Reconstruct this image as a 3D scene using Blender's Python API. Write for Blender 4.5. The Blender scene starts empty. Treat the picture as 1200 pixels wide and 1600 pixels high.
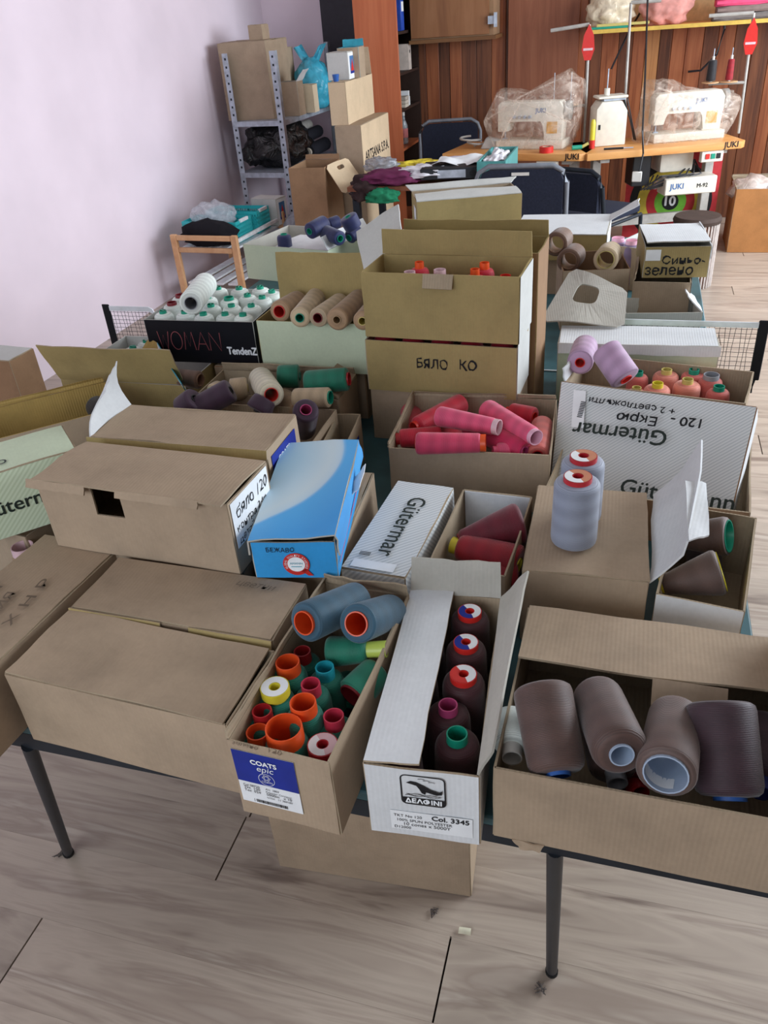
import bpy, bmesh, math, random
from mathutils import Vector, Matrix, Euler, noise
random.seed(7)
SC = bpy.context.scene
COL = SC.collection
PI = math.pi

# ------------------------------------------------------------------ camera
F_PX = 1240.0                       # focal length in pixels of the 1200x1600 frame
CAM_H = 1.60
def _camera_axes():
    nad = Vector((760 - 600, 2740 - 800, F_PX)).normalized()      # straight down, seen in camera axes
    up = -nad
    zf = Vector((0, 0, 1)); Y = (zf - up * zf.dot(up)).normalized(); X = Y.cross(up)
    a = math.radians(18.4); c, s = math.cos(a), math.sin(a)
    return X * c - Y * s, X * s + Y * c, up                          # world axes in camera axes
AX, AY, AZ = _camera_axes()
cam_d = bpy.data.cameras.new('camera'); cam = bpy.data.objects.new('camera', cam_d); COL.objects.link(cam)
cam_d.sensor_fit = 'VERTICAL'; cam_d.sensor_height = 36.0; cam_d.lens = F_PX / 1600.0 * 36.0
cam_d.clip_start = .05; cam_d.clip_end = 60
cam.matrix_world = Matrix(((AX.x, -AX.y, -AX.z, 0), (AY.x, -AY.y, -AY.z, 0), (AZ.x, -AZ.y, -AZ.z, CAM_H), (0, 0, 0, 1)))
SC.camera = cam

# ------------------------------------------------------------------ light
w = bpy.data.worlds.new('daylight'); SC.world = w; w.use_nodes = True
w.node_tree.nodes['Background'].inputs[0].default_value = (.75, .85, 1, 1)
w.node_tree.nodes['Background'].inputs[1].default_value = 1.0
def area(name, loc, target, sx, sy, power, col):
    l = bpy.data.lights.new(name, 'AREA'); l.shape = 'RECTANGLE'; l.size = sx; l.size_y = sy; l.energy = power; l.color = col
    o = bpy.data.objects.new(name, l); COL.objects.link(o); o.location = loc
    o.rotation_euler = (Vector(target) - Vector(loc)).to_track_quat('-Z', 'Y').to_euler()
    return o
# daylight of two unseen windows, invented right and behind to explain the light
area('window_daylight_right', (2.52, 4.0, 1.75), (0, 4.0, 1.25), 4.4, 1.5, 262, (.84, .92, 1))
area('window_daylight_rear', (-1.2, -1.52, 1.75), (-1.2, 1, 1.4), 2.4, 1.4, 38, (.84, .92, 1))
SC.view_settings.view_transform = 'Standard'; SC.view_settings.look = 'None'
SC.view_settings.exposure = -0.06; SC.view_settings.gamma = 1.0; SC.view_settings.use_curve_mapping = False

# ------------------------------------------------------------------ measuring helpers
def ray(px, py):
    v = Vector((px - 600, py - 800, F_PX)); return Vector((AX.dot(v), AY.dot(v), AZ.dot(v)))
def P(px, py, z):                    # the point of height z seen at a pixel
    r = ray(px, py); return Vector((0, 0, CAM_H)) + r * ((z - CAM_H) / r.z)
def PY(px, py, y):
    r = ray(px, py); return Vector((0, 0, CAM_H)) + r * (y / r.y)
def PX(px, py, x):
    r = ray(px, py); return Vector((0, 0, CAM_H)) + r * (x / r.x)
def ZAT(px, py, xy):                 # height on a vertical line through xy
    r = ray(px, py); t = (r.x * xy[0] + r.y * xy[1]) / (r.x ** 2 + r.y ** 2); return CAM_H + r.z * t

# ------------------------------------------------------------------ materials
def srgb(c):
    return tuple(((v / 255) / 12.92 if v / 255 <= .04045 else ((v / 255 + .055) / 1.055) ** 2.4) for v in c)
MATS = {}
def base_mat(name, rgb, rough=.7, metal=0, spec=.3):
    m = bpy.data.materials.new(name); m.use_nodes = True; nt = m.node_tree; b = nt.nodes['Principled BSDF']
    b.inputs['Base Color'].default_value = (*srgb(rgb), 1); b.inputs['Roughness'].default_value = rough
    b.inputs['Metallic'].default_value = metal; b.inputs['Specular IOR Level'].default_value = spec
    MATS[name] = m; return m, nt, b
def N(nt, t, **kw):
    n = nt.nodes.new(t)
    for k, v in kw.items():
        if k in n.inputs: n.inputs[k].default_value = v
        else: setattr(n, k, v)
    return n
def ramp(nt, fac, stops):
    r = nt.nodes.new('ShaderNodeValToRGB'); e = r.color_ramp.elements
    while len(e) < len(stops): e.new(.5)
    for k, (p, c) in enumerate(stops): e[k].position = p; e[k].color = (*srgb(c), 1)
    nt.links.new(fac, r.inputs[0]); return r
def coords(nt, scale=(1, 1, 1), kind='Object', rand=0):
    tc = nt.nodes.new('ShaderNodeTexCoord'); mp = nt.nodes.new('ShaderNodeMapping'); mp.inputs['Scale'].default_value = scale
    src = tc.outputs[kind]
    if rand:
        oi = nt.nodes.new('ShaderNodeObjectInfo'); ad = nt.nodes.new('ShaderNodeVectorMath'); ad.operation = 'MULTIPLY_ADD'
        cb = nt.nodes.new('ShaderNodeCombineXYZ'); nt.links.new(oi.outputs['Random'], cb.inputs[0]); nt.links.new(oi.outputs['Random'], cb.inputs[1]); nt.links.new(oi.outputs['Random'], cb.inputs[2])
        ad.inputs[1].default_value = (rand, rand * 1.7, rand * .6); nt.links.new(cb.outputs[0], ad.inputs[0]); nt.links.new(src, ad.inputs[2]); src = ad.outputs[0]
    nt.links.new(src, mp.inputs[0]); return mp.outputs[0]
def bump(nt, b, h, strength=.2, dist=.002):
    bp = nt.nodes.new('ShaderNodeBump'); bp.inputs['Strength'].default_value = strength; bp.inputs['Distance'].default_value = dist
    nt.links.new(h, bp.inputs['Height']); nt.links.new(bp.outputs[0], b.inputs['Normal'])
def plain(name, rgb, rough=.6, metal=0, var=.06, scale=25, spec=.3, bmp=0):
    m, nt, b = base_mat(name, rgb, rough, metal, spec)
    nz = N(nt, 'ShaderNodeTexNoise', Scale=scale, Detail=3.0); nt.links.new(coords(nt, rand=5), nz.inputs['Vector'])
    lo = tuple(max(0, c * (1 - var)) for c in rgb); hi = tuple(min(255, c * (1 + var)) for c in rgb)
    r = ramp(nt, nz.outputs[0], [(.3, lo), (.7, hi)]); nt.links.new(r.outputs[0], b.inputs['Base Color'])
    if bmp: bump(nt, b, nz.outputs[0], bmp, .003)
    return m
def card(name, rgb, var=.07, flute=.10, rough=.8):
    """corrugated board: blotchy paper, faint flutes and a few scuffs"""
    m, nt, b = base_mat(name, rgb, rough, 0, .2)
    v = coords(nt, rand=9)
    n1 = N(nt, 'ShaderNodeTexNoise', Scale=7.0, Detail=5.0, Roughness=.65); nt.links.new(v, n1.inputs['Vector'])
    n2 = N(nt, 'ShaderNodeTexNoise', Scale=160.0, Detail=2.0); nt.links.new(v, n2.inputs['Vector'])
    wv = N(nt, 'ShaderNodeTexWave', Scale=55.0, Distortion=.6); wv.bands_direction = 'X'; nt.links.new(v, wv.inputs['Vector'])
    lo = tuple(c * (1 - var * 1.5) for c in rgb); hi = tuple(min(255, c * (1 + var)) for c in rgb)
    r = ramp(nt, n1.outputs[0], [(.25, lo), (.5, rgb), (.8, hi)])
    mx = N(nt, 'ShaderNodeMix'); mx.data_type = 'RGBA'; mx.blend_type = 'MULTIPLY'; mx.inputs[0].default_value = .12
    nt.links.new(r.outputs[0], mx.inputs[6]); nt.links.new(n2.outputs[0], mx.inputs[7]); nt.links.new(mx.outputs[2], b.inputs['Base Color'])
    ad = N(nt, 'ShaderNodeMath', operation='ADD'); nt.links.new(wv.outputs[0], ad.inputs[0]); nt.links.new(n1.outputs[0], ad.inputs[1])
    bump(nt, b, ad.outputs[0], flute, .0015)
    return m
def thread(name, rgb, sheen=.45):
    """wound thread: fine winding lines around the axis plus broad crossing bands"""
    m, nt, b = base_mat(name, rgb, .55, 0, .35)
    v = coords(nt, rand=0)
    wz = N(nt, 'ShaderNodeTexWave', Scale=170.0, Distortion=1.2, Detail=2.0); wz.bands_direction = 'Z'; nt.links.new(v, wz.inputs['Vector'])
    wb = N(nt, 'ShaderNodeTexWave', Scale=11.0, Distortion=2.5, Detail=1.0); wb.bands_direction = 'Z'; nt.links.new(coords(nt, (1, 1, 1), rand=3), wb.inputs['Vector'])
    mxm = N(nt, 'ShaderNodeMath', operation='MULTIPLY_ADD'); mxm.inputs[1].default_value = .6; nt.links.new(wz.outputs[0], mxm.inputs[0])
    m2 = N(nt, 'ShaderNodeMath', operation='MULTIPLY'); m2.inputs[1].default_value = .4; nt.links.new(wb.outputs[0], m2.inputs[0]); nt.links.new(m2.outputs[0], mxm.inputs[2])
    lo = tuple(c * .90 for c in rgb); hi = tuple(min(255, c * 1.07) for c in rgb)
    r = ramp(nt, mxm.outputs[0], [(.2, lo), (.8, hi)]); nt.links.new(r.outputs[0], b.inputs['Base Color'])
    b.inputs['Sheen Weight'].default_value = .25
    bump(nt, b, wz.outputs[0], .35, .0008)
    return m
def plastic(name, rgb, rough=.35):
    m, nt, b = base_mat(name, rgb, rough, 0, .5)
    nz = N(nt, 'ShaderNodeTexNoise', Scale=60.0); nt.links.new(coords(nt), nz.inputs['Vector'])
    r = ramp(nt, nz.outputs[0], [(.2, tuple(c * .94 for c in rgb)), (.8, rgb)]); nt.links.new(r.outputs[0], b.inputs['Base Color'])
    return m
def wood(name, cols, scale=(1.2, 14, 14), rough=.5, rand=7, spec=.3, detail=5):
    m, nt, b = base_mat(name, cols[0], rough, 0, spec)
    nz = N(nt, 'ShaderNodeTexNoise', Scale=2.0, Detail=float(detail), Roughness=.6, Distortion=.8); nt.links.new(coords(nt, scale, rand=rand), nz.inputs['Vector'])
    k = len(cols); r = ramp(nt, nz.outputs[0], [(.3 + .4 * i / (k - 1), c) for i, c in enumerate(cols)])
    oi = nt.nodes.new('ShaderNodeObjectInfo'); hs = nt.nodes.new('ShaderNodeHueSaturation')
    mr = nt.nodes.new('ShaderNodeMapRange'); mr.inputs[3].default_value = .88; mr.inputs[4].default_value = 1.1
    nt.links.new(oi.outputs['Random'], mr.inputs[0]); nt.links.new(mr.outputs[0], hs.inputs['Value'])
    nt.links.new(r.outputs[0], hs.inputs['Color']); nt.links.new(hs.outputs[0], b.inputs['Base Color'])
    bump(nt, b, nz.outputs[0], .08, .002)
    return m
def film(name, tint, alpha, rough=.12):
    m, nt, b = base_mat(name, tint, rough, 0, .6)
    nz = N(nt, 'ShaderNodeTexNoise', Scale=14.0, Detail=4.0, Distortion=1.5); nt.links.new(coords(nt), nz.inputs['Vector'])
    mr = nt.nodes.new('ShaderNodeMapRange'); mr.inputs[1].default_value = .35; mr.inputs[2].default_value = .7
    mr.inputs[3].default_value = max(0, alpha - .18); mr.inputs[4].default_value = min(1, alpha + .22)
    nt.links.new(nz.outputs[0], mr.inputs[0]); nt.links.new(mr.outputs[0], b.inputs['Alpha'])
    bump(nt, b, nz.outputs[0], .8, .01)
    return m

KRAFT = card('kraft_board', (173, 152, 129)); KRAFT_IN = card('kraft_board_inside', (172, 154, 130), flute=.25)
OLIVE = card('olive_kraft_board', (168, 148, 100)); YELLOW = card('yellow_kraft_board', (176, 148, 88), flute=.35)
WHITEB = card('white_board', (222, 224, 226), var=.03); WHITE_IN = card('white_board_grey_back', (190, 186, 176), var=.04)
GREENW = card('pale_green_board', (206, 218, 190), var=.02, flute=.03); DARKK = card('brown_board', (150, 118, 90))
GREYW = card('pale_grey_board', (200, 200, 196), var=.04)
BLACKB = card('black_gloss_board', (26, 26, 32), rough=.35, flute=.02)
SKY = card('sky_blue_board', (60, 160, 226), var=.05, rough=.45, flute=.02)
PAPER = plain('paper', (232, 234, 236), .7, var=.03)
INK = plain('black_ink', (26, 26, 30), .6); PENCIL = plain('grey_pencil', (116, 100, 84), .7); NAVYINK = plain('navy_print', (24, 44, 140), .5)
WHITEINK = plain('white_print', (235, 238, 245), .5); REDINK = plain('red_print', (205, 50, 45), .5); PINKINK = plain('dull_pink_print', (170, 90, 90), .5); CYANINK = plain('teal_print', (60, 150, 170), .5); GREENINK = plain('dark_green_print', (38, 48, 44), .5)
STEEL = plain('galvanised_steel', (176, 184, 196), .4, .25, .1); DARKSTEEL = plain('dark_painted_steel', (34, 40, 48), .45, .2, .1)
GREYPAINT = plain('grey_painted_steel', (176, 172, 166), .45, .1)
# striped wrapping print: pale ground with fine slanted grey lines
def stripes(name, g, l, sc=150):
    m, nt, b = base_mat(name, g, .6, 0, .3)
    v = coords(nt); mp = N(nt, 'ShaderNodeMapping'); mp.inputs['Scale'].default_value = (-1, 1, 1); nt.links.new(v, mp.inputs[0])
    wv = N(nt, 'ShaderNodeTexWave', Scale=sc / 2.2, Distortion=.2); wv.bands_direction = 'DIAGONAL'; nt.links.new(mp.outputs[0], wv.inputs['Vector'])
    r = ramp(nt, wv.outputs[0], [(.35, l), (.6, g)]); nt.links.new(r.outputs[0], b.inputs['Base Color']); return m
STRIPE = stripes('striped_white_board', (222, 224, 224), (196, 200, 202)); STRIPE_G = stripes('striped_green_white_board', (208, 220, 194), (192, 206, 176))

T = {}
for k, c in dict(white=(226, 232, 226), teal=(20, 110, 92), slate=(48, 84, 104), maroon=(66, 32, 38), cocoa=(86, 64, 58), taupe=(100, 80, 74), plum=(58, 38, 46), grey=(140, 146, 162),
                 wine=(104, 22, 38), red=(150, 20, 34), scarlet=(190, 28, 52), rose=(206, 62, 96), pink=(222, 84, 120), magenta=(200, 36, 84), coral=(222, 132, 112), salmon=(206, 104, 96), lilac=(176, 142, 172),
                 tan=(158, 128, 98), beige=(188, 166, 136), cream=(222, 214, 190), green=(26, 116, 92), purple=(64, 42, 62), navy=(34, 40, 84), brown=(110, 84, 70), black=(30, 28, 32), mauve=(130, 110, 140)).items():
    T[k] = thread('thread_' + k, c)
C = {}
for k, c in dict(orange=(232, 84, 34), red=(190, 40, 48), crimson=(200, 56, 80), cyan=(40, 160, 176), yellow=(228, 212, 60), lime=(196, 214, 96), teal=(20, 150, 122), white=(220, 216, 210), blush=(226, 190, 196), blue=(40, 92, 168), ice=(168, 184, 206), magenta=(186, 70, 120),
                 grey=(150, 152, 158), scarlet=(214, 44, 38), gold=(206, 190, 110), black=(30, 30, 34), navy=(40, 50, 110), lightpink=(236, 180, 200), darkred=(120, 24, 34), mint=(150, 200, 170), pink=(226, 90, 124), tan=(170, 140, 104), green=(20, 110, 86), brown=(134, 100, 80)).items():
    C[k] = plastic('plastic_' + k, c)

# ------------------------------------------------------------------ mesh helpers
def ob(name, bm, mats, parent=None, smooth=False, recalc=True):
    me = bpy.data.meshes.new(name)
    if recalc: bmesh.ops.recalc_face_normals(bm, faces=bm.faces)
    bm.to_mesh(me); bm.free()
    for m in (mats if isinstance(mats, (list, tuple)) else [mats]): me.materials.append(m)
    if smooth:
        me.polygons.foreach_set('use_smooth', [True] * len(me.polygons))
        if smooth != 'all': me.set_sharp_from_angle(angle=math.radians(38))
    o = bpy.data.objects.new(name, me); COL.objects.link(o)
    if parent: o.parent = parent
    return o
def tag(o, label, cat=None, group=None, kind=None):
    if label: o['label'] = label
    if cat: o['category'] = cat
    if group: o['group'] = group
    if kind: o['kind'] = kind
    return o
def thing(name, label, cat, loc=(0, 0, 0), rz=0, group=None, rot=None):
    o = bpy.data.objects.new(name, None); COL.objects.link(o); o.empty_display_size = .05
    o.location = loc; o.rotation_euler = rot if rot else (0, 0, rz)
    return tag(o, label, cat, group)
def mtx(o): return Matrix.LocRotScale(o.location, o.rotation_euler, None)
def loc_of(o, p): return mtx(o).inverted() @ Vector(p)
def bbox(bm, x0, x1, y0, y1, z0, z1, mi=0):
    vs = [bm.verts.new((x, y, z)) for z in (z0, z1) for x, y in ((x0, y0), (x1, y0), (x1, y1), (x0, y1))]
    fs = [(3, 2, 1, 0), (4, 5, 6, 7), (0, 1, 5, 4), (1, 2, 6, 5), (2, 3, 7, 6), (3, 0, 4, 7)]
    out = []
    for f in fs:
        q = bm.faces.new([vs[i] for i in f]); q.material_index = mi; out.append(q)
    return out
def bev(bm, w=.004, seg=2):
    bmesh.ops.bevel(bm, geom=list(bm.edges), offset=w, segments=seg, affect='EDGES', profile=.6)
def BOX(name, x0, x1, y0, y1, z0, z1, mat, parent=None, bevel=0, seg=2):
    bm = bmesh.new(); bbox(bm, x0, x1, y0, y1, z0, z1)
    if bevel: bev(bm, bevel, seg)
    return ob(name, bm, mat, parent, smooth=bool(bevel))
def prism(bm, pts, a, b, axis='y', mi=0):
    f = {'y': lambda p, t: (p[0], t, p[1]), 'z': lambda p, t: (p[0], p[1], t), 'x': lambda p, t: (t, p[0], p[1])}[axis]
    v0 = [bm.verts.new(f(p, a)) for p in pts]; v1 = [bm.verts.new(f(p, b)) for p in pts]; n = len(pts)
    fs = [bm.faces.new(v0), bm.faces.new(v1[::-1])] + [bm.faces.new((v0[i], v1[i], v1[(i + 1) % n], v0[(i + 1) % n])) for i in range(n)]
    for q in fs: q.material_index = mi
    return fs
def tube(bm, pts, r, n=8, mi=0, cap=True):
    pts = [Vector(p) for p in pts]; rings = []; ref = Vector((0, 0, 1))
    for i, p in enumerate(pts):
        d = (pts[min(i + 1, len(pts) - 1)] - pts[max(i - 1, 0)]).normalized()
        a = d.cross(ref if abs(d.dot(ref)) < .95 else Vector((1, 0, 0))).normalized(); b2 = d.cross(a)
        rr = r[i] if isinstance(r, (list, tuple)) else r
        rings.append([bm.verts.new(p + (a * math.cos(2 * PI * k / n) + b2 * math.sin(2 * PI * k / n)) * rr) for k in range(n)])
    for i in range(len(rings) - 1):
        for k in range(n):
            q = bm.faces.new((rings[i][k], rings[i][(k + 1) % n], rings[i + 1][(k + 1) % n], rings[i + 1][k])); q.material_index = mi
    if cap:
        for rg in (rings[0], rings[-1]):
            q = bm.faces.new(rg); q.material_index = mi
def TUBE(name, pts, r, mat, parent=None, n=8):
    bm = bmesh.new(); tube(bm, pts, r, n); return ob(name, bm, mat, parent, smooth=True)
def lathe(bm, prof, n=24, mi=0, closed=False, cx=0, cy=0):
    rings = [[bm.verts.new((cx + r * math.cos(2 * PI * k / n), cy + r * math.sin(2 * PI * k / n), z)) for k in range(n)] if r > 1e-6 else [bm.verts.new((cx, cy, z))] for r, z in prof]
    prs = list(zip(rings, rings[1:])) + ([(rings[-1], rings[0])] if closed else [])
    for a, b in prs:
        for k in range(n):
            j = (k + 1) % n
            vs = [a[k % len(a)], a[j % len(a)], b[j % len(b)], b[k % len(b)]]
            u = []
            for v in vs:
                if v not in u: u.append(v)
            if len(u) > 2:
                q = bm.faces.new(u); q.material_index = mi
def slab(name, c00, c10, c11, c01, thick, mats, parent=None, warp=0, bulge=0, nu=6, nv=4, cut=None, seed=0, world=True, jag=0):
    """a sheet of board between four corners: side (c10-c00)x(c01-c00) takes mats[0], the other side mats[1]"""
    cs = [Vector(c) for c in (c00, c10, c11, c01)]
    if parent is not None and world: cs = [loc_of(parent, c) for c in cs]
    n = ((cs[1] - cs[0]).cross(cs[3] - cs[0])).normalized(); bm = bmesh.new(); top = []; bot = []
    for j in range(nv + 1):
        rt, rb = [], []
        for i in range(nu + 1):
            s, t = i / nu, j / nv
            p = (cs[0] * (1 - s) + cs[1] * s) * (1 - t) + (cs[3] * (1 - s) + cs[2] * s) * t
            h = bulge * 4 * t * (1 - t) + bulge * .3 * math.sin(PI * s)
            if warp: h += warp * noise.noise(Vector((s * 2.3 + seed * 3.1, t * 2.1 + seed, seed * 1.7)))
            if jag and j == nv: p = p + (cs[3] - cs[0]).normalized() * jag * noise.noise(Vector((s * 9 + seed, seed, 2.2)))
            rt.append(bm.verts.new(p + n * (h + thick / 2))); rb.append(bm.verts.new(p + n * (h - thick / 2)))
        top.append(rt); bot.append(rb)
    keep = lambda i, j: not (cut and cut(i, j))
    for j in range(nv):
        for i in range(nu):
            if not keep(i, j): continue
            bm.faces.new((top[j][i], top[j][i + 1], top[j + 1][i + 1], top[j + 1][i])).material_index = 0
            bm.faces.new((bot[j][i], bot[j + 1][i], bot[j + 1][i + 1], bot[j][i + 1])).material_index = 1
            for (di, dj, a, b) in ((0, -1, (j, i), (j, i + 1)), (1, 0, (j, i + 1), (j + 1, i + 1)), (0, 1, (j + 1, i + 1), (j + 1, i)), (-1, 0, (j + 1, i), (j, i))):
                ii, jj = i + di, j + dj
                if 0 <= ii < nu and 0 <= jj < nv and keep(ii, jj): continue
                f = bm.faces.new((top[a[0]][a[1]], bot[a[0]][a[1]], bot[b[0]][b[1]], top[b[0]][b[1]])); f.material_index = 1
    for v in [v for v in bm.verts if not v.link_faces]: bm.verts.remove(v)
    return ob(name, bm, mats, parent, smooth=True, recalc=False)

_tc = {}
def text_verts(s):
    if s in _tc: return _tc[s]
    c = bpy.data.curves.new('lettering_source', 'FONT'); c.body = s; c.resolution_u = 3; o = bpy.data.objects.new('lettering_source', c); COL.objects.link(o)
    bpy.context.view_layer.update(); dg = bpy.context.evaluated_depsgraph_get()
    me = bpy.data.meshes.new_from_object(o.evaluated_get(dg))
    vs = [(v.co.x, v.co.y) for v in me.vertices]; fs = [tuple(p.vertices) for p in me.polygons]
    bpy.data.objects.remove(o); bpy.data.curves.remove(c); bpy.data.meshes.remove(me)
    _tc[s] = (vs, fs); return _tc[s]
def text_on(parent, s, O, U, V, width, mat, height=None, name='lettering', jitter=0, bold=0, lift=.0006, shear=0, centre=False):
    """flat lettering on a surface: O lower-left corner, U reading direction, V up"""
    O, U, V = Vector(O), Vector(U).normalized(), Vector(V).normalized(); n = U.cross(V).normalized(); V = n.cross(U)
    vs, fs = text_verts(s)
    if not vs: return
    x0 = min(v[0] for v in vs); x1 = max(v[0] for v in vs); k = width / (x1 - x0); y1 = max(v[1] for v in vs); ky = k if height is None else height / y1
    bm = bmesh.new(); B = []
    offs = [(0, 0)] if not bold else [(0, 0), (bold, 0), (-bold, 0), (0, bold), (0, -bold)]
    for io, (dx, dy) in enumerate(offs):
        for x, y in vs:
            X, Yv = (x - x0) * k + dx - (width / 2 if centre else 0), y * ky + dy
            if shear: X += Yv * shear
            if jitter:
                Yv += jitter * noise.noise(Vector((X * 60, 1.3, len(s)))) + jitter * .5 * noise.noise(Vector((X * 260, Yv * 260, 4))); X += jitter * .6 * noise.noise(Vector((X * 150, Yv * 150, 7)))
            p = O + U * X + V * Yv + n * (lift + io * .00004)
            B.append(bm.verts.new(loc_of(parent, p) if parent else p))
        for f in fs: bm.faces.new([B[io * len(vs) + i] for i in f])
    return ob(name, bm, mat, parent, recalc=False)
def stroke(parent, pts, width, mat, O, U, V, name='handwriting', lift=.0007):
    """a pen line made of flat quads: pts in metres on the plane (O, U, V)"""
    O, U, V = Vector(O), Vector(U).normalized(), Vector(V).normalized(); n = U.cross(V).normalized(); V = n.cross(U)
    bm = bmesh.new()
    for line in pts:
        prev = None
        for i, (x, y) in enumerate(line):
            a = line[max(i - 1, 0)]; b = line[min(i + 1, len(line) - 1)]; dx, dy = b[0] - a[0], b[1] - a[1]; L = math.hypot(dx, dy) or 1
            ox, oy = -dy / L * width / 2, dx / L * width / 2
            pr = []
            for sg in (1, -1):
                p = O + U * (x + ox * sg) + V * (y + oy * sg) + n * lift; pr.append(bm.verts.new(loc_of(parent, p)))
            if prev: bm.faces.new((prev[0], prev[1], pr[1], pr[0]))
            prev = pr
    return ob(name, bm, mat, parent, recalc=False)
def patch(parent, O, U, V, wd, ht, mat, name='label_sticker', lift=.0004, thick=.0003):
    O, U, V = Vector(O), Vector(U).normalized(), Vector(V).normalized(); n = U.cross(V).normalized(); V = n.cross(U)
    q = O + n * lift
    return slab(name, q, q + U * wd, q + U * wd + V * ht, q + V * ht, thick, [mat, mat], parent, nu=1, nv=1)

# ------------------------------------------------------------------ cartons
BOX_GROUP = 'thread boxes on the table'
def carton(label, A, B, depth, zb, h, out, inn, flaps=(), name='cardboard_box', group=None, cat='box', panels='FBLR', t=.003, pre=None, warp=.002, tilt=None):
    """an open box: A, B front-left and front-right corners (outside), depth away from the viewer, flaps hinged at the rim.
    flap = (side, degrees from lying over the opening, length, dict)"""
    A, B = Vector((A[0], A[1])), Vector((B[0], B[1])); u = (B - A).normalized(); v = Vector((-u.y, u.x)); wd = (B - A).length
    cen = A + u * wd / 2 + v * depth / 2
    o = thing(name, label, cat, (cen.x, cen.y, zb), math.atan2(u.y, u.x), group or BOX_GROUP)
    if tilt: o.rotation_euler = (tilt[0], tilt[1], o.rotation_euler.z)
    o['_w'] = wd; o['_d'] = depth; o['_h'] = h
    x, y = wd / 2, depth / 2; sd = random.random() * 50
    M2 = [out, inn]; kw = dict(parent=o, world=False, warp=warp)
    slab('bottom_panel', (-x, -y, t), (-x, y, t), (x, y, t), (x, -y, t), t, M2, parent=o, world=False, nu=1, nv=1)
    if 'F' in panels: slab('front_panel', (-x, -y, 0), (x, -y, 0), (x, -y, h), (-x, -y, h), t, M2, seed=sd, **kw)
    if 'B' in panels: slab('back_panel', (x, y, 0), (-x, y, 0), (-x, y, h), (x, y, h), t, M2, seed=sd + 1, **kw)
    if 'L' in panels: slab('left_panel', (-x, y, 0), (-x, -y, 0), (-x, -y, h), (-x, y, h), t, M2, seed=sd + 2, **kw)
    if 'R' in panels: slab('right_panel', (x, -y, 0), (x, y, 0), (x, y, h), (x, -y, h), t, M2, seed=sd + 3, **kw)
    H = {'F': ((-x, -y), (x, -y), (0, 1)), 'B': ((x, y), (-x, y), (0, -1)), 'L': ((-x, y), (-x, -y), (1, 0)), 'R': ((x, -y), (x, y), (-1, 0))}
    for k, (side, ang, ln, opt) in enumerate(flaps):
        a, b, i = H[side]; a, b, i = Vector(a), Vector(b), Vector(i); L = (b - a).length; e = (b - a) / L; d = math.radians(ang)
        i0, i1 = opt.get('inset', (0.0, 0.0)); j0, j1 = opt.get('taper', (i0 + .002, i1 + .002)); z = h + opt.get('dz', .001)
        l2 = opt.get('ln2', ln)
        dv = Vector((i.x * math.cos(d), i.y * math.cos(d), math.sin(d)))
        pt = lambda s, r: Vector((a.x + e.x * s, a.y + e.y * s, z)) + dv * r
        mo = opt.get('mats', M2)
        f = slab(opt.get('name', 'flap'), pt(i0, 0), pt(L - i1, 0), pt(L - j1, l2), pt(j0, ln), t, mo, parent=o, world=False, warp=opt.get('warp', .004), bulge=opt.get('bulge', 0), seed=sd + 5 + k, nu=opt.get('nu', 8), nv=opt.get('nv', 6), cut=opt.get('cut'), jag=opt.get('jag', .003))
        if opt.get('label'): f['label'] = opt['label']
    return o
def face(o, side, s=0, z=0):
    """frame of an outer side of a carton: origin at its lower-left as read from outside"""
    x, y = o['_w'] / 2, o['_d'] / 2; m = mtx(o)
    O, U = {'F': ((-x, -y, 0), (1, 0, 0)), 'R': ((x, -y, 0), (0, 1, 0)), 'B': ((x, y, 0), (-1, 0, 0)), 'L': ((-x, y, 0), (0, -1, 0)), 'T': ((-x, -y, o['_h']), (1, 0, 0))}[side]
    r = m.to_3x3(); O = m @ Vector(O); U = r @ Vector(U); V = r @ (Vector((0, 1, 0)) if side == 'T' else Vector((0, 0, 1)))
    return O + U * s + V * z + U.cross(V) * .0022, U, V
def clean(o):
    for k in ('_w', '_d', '_h'):
        if k in o: del o[k]

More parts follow.
